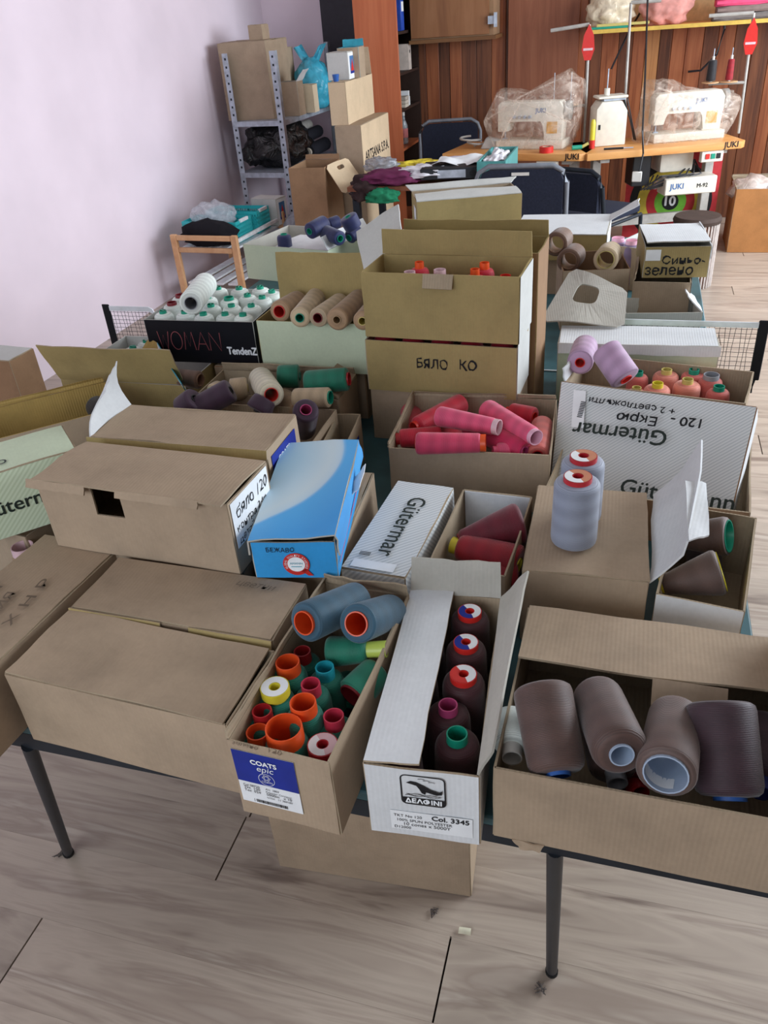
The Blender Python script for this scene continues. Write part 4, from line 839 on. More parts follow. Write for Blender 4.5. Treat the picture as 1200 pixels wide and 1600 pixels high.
g = 'navy spools at the far left corner'
for (n, zn, f, zf, r, lab) in (((483, 362), .935, (508, 349), .945, .030, 'navy spool with a dark green mouth, left of the heap at the far corner'), ((532, 373), .915, (508, 363), .92, .027, 'navy spool lying in front of the heap at the far corner'), ((554, 358), .955, (543, 338), 1.00, .032, 'large navy spool leaning on top of the heap at the far corner'), ((545, 372), .905, (560, 360), .92, .025, 'navy spool with a green mouth beneath the large leaning one'), ((512, 352), .93, (530, 346), .935, .024, 'small navy spool at the back of the heap at the far corner')):
    lie(lab, n, zn, f, zf, 'navy', 'teal', r, r * .95, rc=.012, pro=.003, shoulder=.004, group=g)
up('navy spool with a teal core standing apart at the left of the far corner box', 443, 365, .905, 'navy', 'teal', .028, .027, rc=.012, pro=.004, group=g)
g = 'paper tube spools behind the holed flap'
for (px, py, thr, core, lab, y0) in ((868, 382, 'brown', 'brown', 'brown paper tube spool, upper left behind the holed flap', 2.40), (888, 408, 'brown', 'brown', 'brown paper tube spool with a wide dark mouth above the holed flap', 2.36), (946, 406, 'beige', 'gold', 'cream paper tube spool with a wide mouth right of the brown one', 2.34)):
    n = PY(px, py, y0); spool_to(lab, n, n + Vector((.01, .11, -.01)), T[thr], C[core] if core in C else C['gold'], .034, .034, rc=.024, pro=.002, shoulder=.003, group=g)
for (px, py, k) in ((966, 371, 'left'), (988, 375, 'right')):
    up('mauve spool with a pale pink cap, %s one in the narrow box at the back' % k, px, py, .905, 'mauve', 'lightpink', .030, .028, rc=.020, pro=.012, group='pink-capped spools at the back', plug=C['lightpink'])
# ================================================================== the far end of the room
BOX_GROUP = 'cartons at the far end of the room'
def blob(name, c, r, mat, parent=None, amp=.25, freq=3.0, seed=0, flat=None, n=3, world=True, power=1):
    bm = bmesh.new(); bmesh.ops.create_icosphere(bm, subdivisions=n, radius=1); c = Vector(c)
    if parent is not None and world: c = loc_of(parent, c)
    for v in bm.verts:
        d = v.co.normalized(); k = 1 + amp * noise.noise(d * freq + Vector((seed * 3.7, seed, 0))) + amp * .5 * noise.noise(d * freq * 2.7 + Vector((0, seed * 2.1, seed)))
        p = Vector((d.x * r[0], d.y * r[1], d.z * r[2])) * k
        if flat is not None: p.z = max(p.z, flat)
        v.co = c + p
    return ob(name, bm, mat, parent, smooth='all')
structure(BOX('wall_back_left', XL, -2.50, YB - .03, YB + .02, 0, ZC, PINK))
# ---- steel shelf unit
s2 = Vector((-2.42, 5.75)); s3 = Vector((-2.36, 6.70)); s1 = Vector((-2.84, 5.80)); s4 = Vector((-2.78, 6.75))
zl = [.16, ZAT(455, 270, s2), ZAT(437, 189, s2)]; ztop = ZAT(417, 80, s2)
sh = thing('metal_shelf', 'galvanised slotted steel shelf unit against the pink wall', 'shelf', (s2.x, s2.y, 0))
def slotpost(p, dx, dy):
    bm = bmesh.new(); q = loc_of(sh, (p.x, p.y, 0)); a, b, t = .042, .042, .003
    x0, x1 = sorted((q.x, q.x + dx * a)); y0, y1 = sorted((q.y, q.y + dy * t)); bbox(bm, x0, x1, y0, y1, 0, ztop)
    x0, x1 = sorted((q.x, q.x + dx * t)); y0, y1 = sorted((q.y + dy * t, q.y + dy * b)); bbox(bm, x0, x1, y0, y1, 0, ztop)
    k = 0
    while .05 + k * .05 < ztop:
        z = .05 + k * .05; bbox(bm, q.x + dx * .015, q.x + dx * .028, q.y - dy * .0006, q.y, z, z + .014, 1); k += 1
    return ob('post', bm, [STEEL, DARKSTEEL], sh)
slotpost(s2, -1, 1); slotpost(s3, -1, -1); slotpost(s1, 1, 1); slotpost(s4, 1, -1)
for z in zl:
    bm = bmesh.new(); c = [loc_of(sh, (p.x, p.y, 0)) for p in (s1, s2, s3, s4)]; c = [(p.x, p.y) for p in c]
    prism(bm, c, z - .034, z, 'z'); ob('shelf_tray', bm, STEEL, sh)
zt, zm = zl[2], zl[1]
def rest(label, ax, bx_, y, depth, zb, ztop_px, out, inn, **kw):
    A, B = PY(*ax, y), PY(*bx_, y); h = max(.05, ZAT(*ztop_px, (A.x, y)) - zb)
    return carton(label, A, B, depth, zb, h, out, inn, **kw)
rest('large taped kraft carton on the top of the steel shelf', (356, 175), (428, 180), 5.86, .40, zt + .001, (352, 68), KRAFT, KRAFT_IN, flaps=[('F', 1, .19, {}), ('B', 1, .19, {})])
BIGZ = ZAT(352, 68, (PY(356, 175, 5.86).x, 5.86))
rest('small flat kraft carton standing on the large taped carton', (390, 62), (411, 63), 5.95, .12, BIGZ + .006, (391, 40), KRAFT, KRAFT_IN, flaps=[('F', 0, .11, {})])
carton('kraft carton behind the white-flapped one on the shelf top', (-2.70, 6.29), (-2.57, 6.29), .16, zt + .001, .42, KRAFT, KRAFT_IN, flaps=[('F', 0, .12, {})])
carton('small kraft box with a raised white flap on the shelf top', PY(440, 172, 5.98), PY(468, 172, 5.98), .12, zt + .001, .22, KRAFT, WHITE_IN, flaps=[('R', 130, .09, dict(mats=[WHITEB, WHITEB]))])
carton('cream box standing beside the blue bag on the shelf', PY(468, 168, 6.15), PY(491, 166, 6.15), .10, zt + .001, .18, card('cream_board', (226, 208, 178), var=.03), KRAFT_IN, flaps=[('B', 0, .10, {})])
BAGB = film('blue_carrier_film', (70, 178, 206), .86, .2)
bg = thing('plastic_bag', 'knotted sky blue plastic bag on the right of the shelf top', 'bag', (-2.42, 6.42, zt + .002))
blob('bag_body', bg.location + Vector((0, 0, .15)), (.14, .13, .19), BAGB, bg, .12, 3.5, 2, flat=-.15, n=4)
for dx, sd in ((-.06, 1), (.05, 2)):
    slab('bag_handle', bg.location + Vector((dx * .2 - .03, 0, .28)), bg.location + Vector((dx * .2 + .03, .02, .28)), bg.location + Vector((dx * 1.8 + .04, .02, .43)), bg.location + Vector((dx * 1.8 - .02, 0, .41)), .002, [BAGB, BAGB], bg, warp=.03, seed=sd)
blob('knot', bg.location + Vector((0, 0, .30)), (.04, .04, .035), BAGB, bg, .3, 3, 5)
BLKF = plain('black_glossy_film', (22, 22, 24), .22, 0, .3, 8, .7, .6)
def creased(name, rgb, rough):
    m, nt, b = base_mat(name, rgb, rough, 0, .8)
    nz = N(nt, 'ShaderNodeTexNoise', Scale=9.0, Detail=5.0, Distortion=2.0); nt.links.new(coords(nt), nz.inputs['Vector']); bump(nt, b, nz.outputs[0], 1.0, .03); return m
SACK = creased('black_sack_film', (28, 28, 28), .18)
sk = thing('plastic_sack', 'shiny black plastic sack stuffed on the middle shelf', 'bag', (-2.62, 6.02, zm + .002))
blob('sack_body', sk.location + Vector((0, .05, .15)), (.25, .22, .17), SACK, sk, .22, 2.6, 3, flat=-.15, n=4); blob('sack_neck', sk.location + Vector((-.16, -.06, .10)), (.09, .07, .08), SACK, sk, .3, 3, 8)
for k, (x, z, r, m, lab) in enumerate(((-2.47, .055, .05, plain('dark_cloth', (38, 38, 46), .9), 'dark fabric roll lying lowest on the middle shelf'), (-2.52, .15, .045, MATS['dark_cloth'], 'dark fabric roll with a pale end on the middle shelf'), (-2.60, .20, .04, plain('pale_cloth', (196, 190, 182), .9), 'pale fabric roll lying uppermost on the middle shelf'))):
    t = thing('fabric_roll', lab, 'fabric', (x, 6.44, zm + z), group='fabric rolls on the middle shelf'); bm = bmesh.new(); tube(bm, [(0, -.14, 0), (.02, .2, .01)], r, 16); ob('rolled_cloth', bm, m, t, smooth=True)
    bm = bmesh.new(); tube(bm, [(0, -.165, 0), (0, -.139, 0)], r * .62, 14); ob('roll_end', bm, plain('roll_core_%d' % k, (206, 196, 180), .8), t, smooth=True)

# ---- cartons standing between shelf and bookcase
def corner_box(label, pc, pr, yc, yr, depth, zb, out, inn, ztop=None, **kw):
    A, B = PY(*pc, yc), PY(*pr, yr); z = ztop if ztop else A.z
    return carton(label, A, B, depth, zb, z - zb, out, inn, **kw)
CREAMK = card('light_kraft_board', (214, 190, 158), var=.04)
ab = PY(563, 197, 5.22); dep = PX(606, 181, ab.x).y - 5.22
AR = carton('large light kraft carton with a company name printed on its side tinted as lit', (ab.x - .17, 5.22), (ab.x, 5.22), dep, .0015, ab.z, KRAFT, KRAFT_IN, flaps=[('L', 0, .168, {})])
O, U, V = face(AR, 'R', 0, 0); patch(AR, O - V * 0, U, V, dep, ab.z, CREAMK, 'lit_side_tint')  # paler patch puts the window light into the colour of this side
text_on(AR, 'ARTSANA S.P.A.', O + U * .05 + V * (AR['_h'] - .215) + Vector((.001, 0, 0)), U, V, dep - .09, INK, bold=.0012, height=.058); text_on(AR, '(D)', O + U * .2 + V * (AR['_h'] - .33) + Vector((.001, 0, 0)), U, V, .1, INK, height=.05)
arz = AR['_h'] + .003
A2 = carton('light kraft carton on top of the printed carton with flaps up', (PY(544, 194, 5.27).x - .11, 5.27), (PY(544, 194, 5.27).x, 5.27), PX(585, 181, PY(544, 194, 5.27).x).y - 5.27, arz, ZAT(544, 128, PY(544, 194, 5.27)) - arz, CREAMK, KRAFT_IN, flaps=[('B', 80, .16, dict(mats=[KRAFT, CREAMK])), ('F', 0, .1, {})])
O, U, V = face(A2, 'R', 0, 0); patch(A2, O, U, V, A2['_d'], A2['_h'], CREAMK, 'lit_side_tint')  # same pale tint painted on the side that catches the light
a2z = arz + A2['_h']
mm = mtx(A2); c = mm @ Vector((0, 0, 0))
carton('small kraft box with a turquoise inside poking out of the light carton', (c.x - .055, 5.50), (c.x + .085, 5.50), .12, a2z + .004, .17, KRAFT, plain('turquoise_lining', (60, 160, 180), .6), flaps=[('B', 92, .04, dict(mats=[WHITEB, MATS['turquoise_lining']]))])
lw = carton('white box with a red and blue emblem on top of the light carton', (mm @ Vector((-.09, 0, 0))).xy - Vector((0, .17)), (mm @ Vector((.045, 0, 0))).xy - Vector((0, .17)), .15, a2z + .004, .15, GREYW, WHITE_IN, flaps=[('F', 0, .15, {})])
def emblem(o, side, wd, ht):
    O, U, V = face(o, side, 0, 0); patch(o, O + U * wd * .02 + V * ht * .02, U, V, wd * .96, ht * .95, PAPER, 'white_print_field')
    fill(o, [(wd * .22, ht * .2), (wd * .78, ht * .2), (wd * .78, ht * .85), (wd * .22, ht * .85)], plain('sea_blue_print', (70, 120, 170), .5) if 'sea_blue_print' not in MATS else MATS['sea_blue_print'], O, U, V, 'emblem_field', .0016)
    fill(o, [(wd * .3, ht * .3), (wd * .7, ht * .3), (wd * .52, ht * .75)], REDINK, O, U, V, 'emblem_sail', .0022); fill(o, [(wd * .25, ht * .2), (wd * .75, ht * .2), (wd * .75, ht * .29), (wd * .25, ht * .29)], NAVYINK, O, U, V, 'emblem_wave', .0022)
emblem(lw, 'R', lw['_d'], lw['_h'])
blue_cup = thing('blue_cup', 'small blue plastic cap in front of the emblem box', 'cup', (A2.location.x - .01, 5.30, a2z + .004))
bm = bmesh.new(); lathe(bm, [(.016, 0), (.022, .04), (.020, .04), (.014, .003), (0, .003)], 16); ob('cup_wall', bm, C['blue'], blue_cup, smooth=True)
lowb = carton('open kraft carton on the floor under the shelf with a holed flap folded out', PY(459, 330, 4.88), PY(513, 332, 4.88), .30, .0015, ZAT(507, 262, PY(513, 332, 4.88)), DARKK, DARKK, flaps=[('B', 100, .03, {})])
mm = mtx(lowb); w2, d2, h2 = lowb['_w'] / 2, lowb['_d'] / 2, lowb['_h']
holed(lowb, 'holed_flap', [PY(537, 304, 4.85), PY(569, 283, 5.08), PY(543, 245, 5.12), PY(508, 260, 4.90)], .5, .78, .14, .07, [CREAMK, KRAFT])
GB = film('grey_bag_film', (150, 152, 160), .7, .25)
t = thing('plastic_bag', 'grey translucent bag slumped beside the shelf foot', 'bag', (-2.17, 5.22, 0)); blob('bag_body', (-2.17, 5.22, .22), (.13, .13, .24), GB, t, .25, 3, 6, flat=-.21)

# ---- wooden bench with baskets
BEECH = wood('beech_wood', [(196, 146, 104), (210, 162, 120), (220, 176, 134)], (4, 4, 4), .5)
bn = thing('shoe_bench', 'low beech bench with white slats by the pink wall', 'bench', (-2.56, 4.95, 0), math.radians(-4))
for y, k in ((-.33, 0), (.33, 1)):
    for x in (-.22, .22): BOX('leg', x - .022, x + .022, y - .014, y + .014, 0, .46, BEECH, bn, .004, 1)
    BOX('end_rail', -.198, .198, y - .012, y + .012, .425, .455, BEECH, bn, .003, 1); BOX('end_rail', -.198, .198, y - .012, y + .012, .35, .38, BEECH, bn, .003, 1)
WSL = plain('white_slat_paint', (232, 234, 238), .5)
for k in range(6): BOX('slat', -.2 + k * .07, -.2 + k * .07 + .05, -.315, .315, .36, .372, WSL, bn)
for k in range(4): BOX('lower_slat', -.19 + k * .1, -.19 + k * .1 + .06, -.315, .315, .14, .152, WSL, bn)
BOX('side_bar', .205, .222, -.316, .316, .405, .425, WSL, bn)
TEALP = plastic('turquoise_plastic', (52, 190, 196), .4)
def basket(label, c, rz, sx, sy, h):
    o = thing('plastic_basket', label, 'basket', c, rz, 'turquoise baskets on the bench'); t = .004
    BOX('basket_floor', -sx, sx, -sy, sy, 0, t, TEALP, o)
    for nm, ax in (('wall_panel', 0), ('wall_panel', 1), ('wall_panel', 2), ('wall_panel', 3)):
        L = sx if ax < 2 else sy; bm = bmesh.new(); nx = int(L * 2 / .018); s = -1 if ax % 2 == 0 else 1
        rows = [(0, .35), (.45, .55), (.65, .75), (.85, 1)]
        def put(a, b, z0, z1):
            if ax < 2: bbox(bm, a, b, s * sy - t / 2, s * sy + t / 2, z0, z1)
            else: bbox(bm, s * sx - t / 2, s * sx + t / 2, a, b, z0, z1)
        for r0, r1 in rows: put(-L, L, t + r0 * (h - t), t + r1 * (h - t))
        for k in range(nx + 1):
            a = -L + k * (2 * L - .008) / nx; put(a, a + .008, t + .35 * (h - t), t + .85 * (h - t))
        ob(nm, bm, TEALP, o)
    BOX('white_grip', sx - .004, sx + .01, -.05, .05, h - .012, h + .006, WHITEINK, o); return o
basket('turquoise plastic basket standing nearest on the beech bench', (-2.60, 4.86, .376), -.08, .20, .10, .13); basket('turquoise plastic basket standing farther back on the bench', (-2.56, 5.10, .376), -.06, .19, .09, .14)
BLKC = plain('black_cloth', (24, 22, 28), .95)
t = thing('folded_cloth', 'heap of black cloth at the near end of the bench', 'cloth', (-2.58, 4.70, .375)); blob('cloth_heap', (-2.58, 4.71, .44), (.19, .07, .09), BLKC, t, .35, 3.2, 4, flat=-.064)
t = thing('plastic_sheet', 'crumpled clear plastic lying in the nearest basket', 'plastic', (-2.62, 4.87, .46)); blob('crumpled_film', (-2.62, 4.88, .52), (.15, .07, .09), film('clear_crumpled_film', (226, 228, 236), .45), t, .4, 3, 9)
lb = carton('white box with a red and blue emblem leaning on the farther basket', (-2.52, 5.25), (-2.32, 5.21), .12, .376, .17, GREYW, WHITE_IN, flaps=[('B', 0, .12, {})], tilt=None); emblem(lb, 'R', lb['_d'], lb['_h'])

# ---- wardrobe, bookcase
wr = thing('wardrobe', 'dark grey tall wardrobe side in the far left corner', 'wardrobe', (-2.30, 6.94, 0)); DG = plain('dark_grey_laminate', (58, 56, 64), .5, var=.05)
BOX('side_panel', -.185, .185, -.02, 0, 0, 2.4, DG, wr); BOX('carcass', -.18, .18, .001, .02, 0, 2.4, DG, wr)
CH = wood('cherry_veneer', [(168, 90, 56), (182, 102, 66), (192, 114, 76)], (10, 10, .5), .4)
bc = thing('bookcase', 'cherry veneer bookcase with open dark shelves facing right', 'bookcase', (-1.88, 6.68, 0)); DK = plain('bookcase_painted_shade', (52, 36, 30), .6)  # dark colour of the inner boards has the interior's shade painted in
bx0, bx1, by0, by1 = -.165, .155, -.29, .29
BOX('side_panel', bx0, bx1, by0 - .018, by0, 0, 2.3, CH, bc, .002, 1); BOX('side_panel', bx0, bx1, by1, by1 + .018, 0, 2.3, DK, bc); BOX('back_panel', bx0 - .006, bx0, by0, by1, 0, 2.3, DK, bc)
shz = [.12, .66, .93, 1.17, 1.43, 1.7, 2.28]
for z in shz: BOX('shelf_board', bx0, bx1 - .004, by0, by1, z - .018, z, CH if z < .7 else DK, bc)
def bclabel(*a): return a
t = thing('binder', 'blue ring binder on the upper bookcase shelf', 'binder', (-1.84, 6.60, 1.431)); BOX('binder_cover', -.12, .10, -.04, .04, 0, .21, plain('binder_blue', (40, 76, 170), .5), t, .004, 1); BOX('spine_label', .1005, .1015, -.03, .03, .12, .18, PAPER, t)
t = thing('bottle', 'clear bottle with a red and white label on the bookcase', 'bottle', (-1.79, 6.66, .661)); bm = bmesh.new(); lathe(bm, [(0, 0), (.03, 0), (.032, .01), (.032, .13), (.014, .17), (.012, .20), (0, .20)], 18); ob('glass', bm, film('bottle_glass', (190, 200, 206), .5, .08), t, smooth=True)
bm = bmesh.new(); lathe(bm, [(.0325, .045), (.0325, .11)], 18); ob('paper_label', bm, plain('pink_label', (214, 130, 130), .6), t, smooth='all'); bm = bmesh.new(); lathe(bm, [(.013, .20), (.013, .225), (0, .225)], 14); ob('cap', bm, C['white'], t, smooth=True)
t = thing('glass_jar', 'small brown jar standing behind the bottle on the bookcase', 'jar', (-1.83, 6.54, .661)); bm = bmesh.new(); lathe(bm, [(0, 0), (.035, 0), (.035, .09), (.028, .1), (.028, .115), (0, .115)], 18); ob('jar_body', bm, plain('amber_jar', (70, 44, 30), .3), t, smooth=True); bm = bmesh.new(); lathe(bm, [(.03, .1155), (.03, .13), (0, .13)], 14); ob('lid', bm, C['black'], t, smooth=True)
t = thing('magazine_file', 'pale magazine file with a round hole on the bookcase', 'file box', (-1.81, 6.72, 1.171)); BOX('file_body', -.1, .08, -.04, .04, 0, .17, plain('pale_file_card', (196, 182, 172), .7), t); bm = bmesh.new(); tube(bm, [(.0801, 0, .12), (.0811, 0, .12)], .012, 12); ob('finger_hole', bm, INK, t)
t = thing('paper_stack', 'small stack of pale papers on the bookcase shelf above the bottle', 'papers', (-1.80, 6.58, .931))
for k in range(3): BOX('paper_sheet', -.08, .07, -.06 + k * .004, .05, k * .025, k * .025 + .022, plain('aged_paper_%d' % k, (206 - 12 * k, 196 - 12 * k, 180 - 10 * k), .8), t)
t = thing('cardboard_sleeve', 'white card sleeve leaning beside the paper stack', 'card', (-1.78, 6.68, .931)); BOX('card', -.05, .04, -.012, .012, 0, .10, PAPER, t); BOX('card_fold', -.05, .04, .0125, .03, 0, .06, GREYW, t)

# ---- cloth-covered work table
wt = thing('work_table', 'low work table buried under fabric behind the boxes', 'table', (-1.22, 4.98, 0))
BOX('table_top', -.40, .40, -.30, .30, .69, .715, BRN, wt)
for x in (-.36, .36):
    for y in (-.26, .26): BOX('leg', x - .02, x + .02, y - .02, y + .02, 0, .69, DARKSTEEL, wt)
def cloth(label, c, r, mat, seed, amp=.35, flat=None, name='fabric_pile'):
    t = thing(name, label, 'fabric', (c[0], c[1], c[2] - r[2] * .5)); blob('cloth_fold', c, r, mat, t, amp, 2.8, seed, flat=flat if flat is not None else -r[2] * .5, n=4); return t
cloth('dark brown cloth hanging over the left corner of the work table', (-1.50, 4.80, .68), (.14, .16, .08), plain('dark_brown_cloth', (52, 36, 36), .9), 1)
cloth('plum purple fabric spread on the work table', (-1.36, 4.80, .745), (.20, .13, .045), plain('plum_cloth', (104, 40, 76), .85), 2)
cloth('white fabric folded over the plum one', (-1.18, 4.83, .765), (.16, .12, .035), plain('white_cloth', (222, 220, 226), .85), 3)
cloth('green fabric under the pile at the front of the work table', (-1.40, 4.66, .66), (.10, .05, .05), plain('green_cloth', (30, 120, 84), .85), 4)
cloth('yellow printed fabric at the back of the work table', (-1.28, 5.14, .74), (.20, .08, .04), plain('yellow_cloth', (214, 180, 60), .85, var=.3, scale=30), 5)
cloth('pale lilac sheets heaped at the back of the work table', (-1.02, 5.12, .75), (.17, .10, .045), plain('lilac_cloth', (208, 204, 222), .85), 6)
cloth('grey plastic-wrapped bundle on the left of the work table', (-1.52, 5.08, .765), (.10, .08, .05), GB, 7)
t = thing('binder', 'black lever-arch file with a silver label lying on the fabric pile', 'binder', (-1.0, 4.86, .735), math.radians(6)); BOX('binder_cover', -.20, .16, -.12, .12, 0, .062, plain('black_binder', (40, 42, 46), .5), t, .005, 1); BOX('spine_label', -.10, .06, -.1215, -.1205, .01, .052, STEEL, t)
bm = bmesh.new(); tube(bm, [(.10, -.119, .03), (.10, -.1225, .03)], .018, 16); ob('finger_ring', bm, INK, t)
t = thing('paper_sheet', 'crumpled white paper lying on the lever-arch file', 'paper', (-.98, 4.90, .79)); slab('sheet', (-1.14, 4.80, .805), (-.86, 4.82, .81), (-.84, 5.0, .82), (-1.10, 5.0, .81), .0015, [PAPER, PAPER], t, warp=.03, nu=10, nv=8)
t = thing('storage_tray', 'open turquoise-edged tray of odds and ends at the right of the work table', 'tray', (-.78, 4.98, .717)); TQ = plain('turquoise_tray', (84, 150, 148), .5)
for a in ((-.08, .08, -.25, -.24), (-.08, .08, .24, .25), (-.08, -.07, -.24, .24), (.07, .08, -.24, .24)): BOX('tray_wall', *a, 0, .11, TQ, t)
BOX('tray_floor', -.07, .07, -.24, .24, 0, .006, TQ, t); cloth('pale scraps heaped in the turquoise-edged tray', (-.78, 4.98, .79), (.06, .2, .05), MATS['white_cloth'], 8, .5)

# ---- chairs
NAVY = plain('navy_upholstery', (34, 38, 54), .9, var=.1, scale=90); CHF = plain('grey_chair_tube', (128, 132, 140), .45, .3)
def chair(label, c, rz, wd=.44, back=.86, grip=True, frame=CHF):
    o = thing('chair', label, 'chair', c, rz, 'padded chairs near the sewing tables'); x = wd / 2; zb = .50
    def arch(off, r): return [(-x, .20, zb), (-x, .235, back - .08), (-x + .02, .24, back - .03), (-x + .07, .243, back), (x - .07, .243, back), (x - .02, .24, back - .03), (x, .235, back - .08), (x, .20, zb)]
    bm = bmesh.new(); tube(bm, arch(0, 0), .013, 10); ob('back_frame', bm, frame, o, smooth=True)
    bm = bmesh.new(); pts = [(-x + .018, zb + .02), (x - .018, zb + .02), (x - .018, back - .07), (x - .035, back - .035), (x - .075, back - .018), (-x + .075, back - .018), (-x + .035, back - .035), (-x + .018, back - .07)]
    prism(bm, pts, .215, .25, 'y'); ob('back_pad', bm, NAVY, o)
    if grip: BOX('grip_slot', -.045, .045, .2505, .254, back - .045, back - .03, C['white'], o)
    BOX('seat', -x + .01, x - .01, -.22, .20, .44, .49, NAVY, o, .015, 2)
    for sx in (-1, 1):
        TUBE('front_leg', [(sx * x, -.21, .43), (sx * (x + .01), -.23, .001)], .012, frame, o); TUBE('rear_leg', [(sx * x, .19, .43), (sx * (x + .01), .24, .001)], .012, frame, o); TUBE('side_rail', [(sx * x, -.21, .43), (sx * x, .20, .43)], .011, frame, o)
    return o
cN = chair('navy padded chair with a grey tube frame, back turned to the camera', (-.57, 4.62, 0), PI, .47, .86)
chair('navy mesh chair turned sideways beneath the sewing table', (-.23, 5.14, 0), math.radians(150), .40, .74, False, DARKSTEEL)
chair('navy padded chair between the bookcase and the sewing table', (-1.36, 6.30, 0), math.radians(8), .46, .83, False)

# ---- sewing tables
MAPLE = wood('table_top_wood', [(206, 138, 76), (222, 158, 94), (232, 172, 108)], (.8, 9, 9), .4)
MW = plain('machine_cream_enamel', (226, 220, 206), .4, var=.03)
FILM = film('clear_machine_cover', (240, 222, 206), .25, .1)
def sew_table(label, a, b, z, depth=.50):
    a, b = Vector(a), Vector(b); u = (b - a).normalized(); v = Vector((-u.y, u.x)); wd = (b - a).length; c = a + u * wd / 2 + v * depth / 2
    o = thing('sewing_table', label, 'table', (c.x, c.y, 0), math.atan2(u.y, u.x)); x, y = wd / 2 - .004, depth / 2
    bm = bmesh.new(); r = .035; pts = [(-x, -y), (x - r, -y), (x, -y + r), (x, y), (-x, y)]; prism(bm, pts, z - .042, z, 'z'); bev(bm, .004, 2); ob('table_top', bm, MAPLE, o, smooth=True)
    for s in (-1, 1):
        xx = s * (x - .13); BOX('leg', xx - .028, xx + .028, -.03, .03, .05, z - .043, GREYPAINT, o, .004, 1); BOX('foot', xx - .03, xx + .03, -y + .01, y - .02, .001, .049, GREYPAINT, o, .004, 1); BOX('top_bracket', xx - .03, xx + .03, -y + .05, y - .05, z - .07, z - .0425, GREYPAINT, o)
    BOX('cross_bar', -x + .16, x - .16, .0, .03, .20, .26, GREYPAINT, o)
    return o
ZS = .72
st1 = sew_table('left sewing machine table with a light wooden top', (-1.285, 5.74), (-.318, 5.552), ZS); st2 = sew_table('right sewing machine table with a light wooden top', (-.310, 5.555), (.66, 5.885), ZS)
def mark(o, s, x, z): text_on(o, s, mtx(o) @ Vector((x, -.2512, z)), mtx(o).to_3x3() @ Vector((1, 0, 0)), (0, 0, 1), .09, INK, bold=.001)
mark(st1, 'JUKI', .36, ZS - .03); mark(st2, 'JUKI', .36, ZS - .03)
for o, x in ((st1, .24), (st2, .30)):
    BOX('switch_box', x - .07, x + .07, -.24, -.20, ZS - .11, ZS - .0435, MW, o, .004, 1)
    for k, c in enumerate((C['scarlet'], C['teal'], C['black'])): BOX('push_button', x - .045 + k * .035, x - .02 + k * .035, -.246, -.2405, ZS - .09, ZS - .06, c, o)
mo = st2; BOX('motor', .02, .24, -.10, .10, ZS - .18, ZS - .0435, MW, mo, .02, 2); BOX('control_box', .04, .38, -.18, -.03, ZS - .31, ZS - .205, MW, mo, .006, 1); BOX('bracket_box', -.16, -.04, -.1, .05, ZS - .25, ZS - .0435, C['black'], mo, .006, 1)
text_on(mo, 'JUKI', mtx(mo) @ Vector((.07, -.1812, ZS - .27)), mtx(mo).to_3x3() @ Vector((1, 0, 0)), (0, 0, 1), .09, plain('blue_print', (60, 110, 170), .5), bold=.0008); text_on(mo, 'M-92', mtx(mo) @ Vector((.25, -.1812, ZS - .27)), mtx(mo).to_3x3() @ Vector((1, 0, 0)), (0, 0, 1), .07, INK, bold=.0008)
bm = bmesh.new()
for k in range(4): tube(bm, [(-.06 + k * .03, -.05, ZS - .20), (-.10 + .02 * k, -.12, ZS - .27), (.02 + .05 * k, -.15, ZS - .19 - .008 * k), (.14 + .05 * k, -.12, ZS - .195), (.26, -.06, ZS - .12)], .006, 6)
ob('cables', bm, C['black'], mo, smooth=True)
def machine(label, tab, x, flip=1):
    m = mtx(tab); o = thing('sewing_machine', label, 'sewing machine', m @ Vector((x, .02, ZS + .001)), tab.rotation_euler.z, 'covered sewing machines')
    BOX('bed', -.22, .24, -.09, .09, 0, .05, MW, o, .006, 2)
    bm = bmesh.new(); pts = [(.10, .05), (.22, .05), (.23, .24), (.20, .28), (-.20, .28), (-.22, .26), (-.22, .10), (-.15, .10), (-.14, .17), (.08, .17), (.10, .14)]; prism(bm, pts, -.055, .055, 'y'); bev(bm, .008, 2); ob('arm', bm, MW, o, smooth=True)
    bm = bmesh.new(); tube(bm, [(.232, 0, .22), (.262, 0, .22)], .058, 20); ob('hand_wheel', bm, plain('wheel_grey', (150, 146, 140), .4) if 'wheel_grey' not in MATS else MATS['wheel_grey'], o, smooth=True)
    TUBE('needle_bar', [(-.185, 0, .10), (-.185, 0, .051)], .005, STEEL, o); BOX('presser_foot', -.20, -.17, -.012, .012, .0502, .056, STEEL, o)
    BOX('front_plate', .12, .19, -.0572, -.0552, .09, .16, plain('amber_sticker', (220, 160, 60), .5) if 'amber_sticker' not in MATS else MATS['amber_sticker'], o)
    text_on(o, 'JUKI', mtx(o) @ Vector((.04, -.0565, .215)), mtx(o).to_3x3() @ Vector((1, 0, 0)), (0, 0, 1), .07, MATS['blue_print'], bold=.0006)
    for k in range(4):
        bm = bmesh.new(); tube(bm, [(-.10 + k * .035, -.0555, .19), (-.10 + k * .035, -.07, .19)], .010, 12); ob('dial', bm, STEEL, o, smooth=True)
    return o
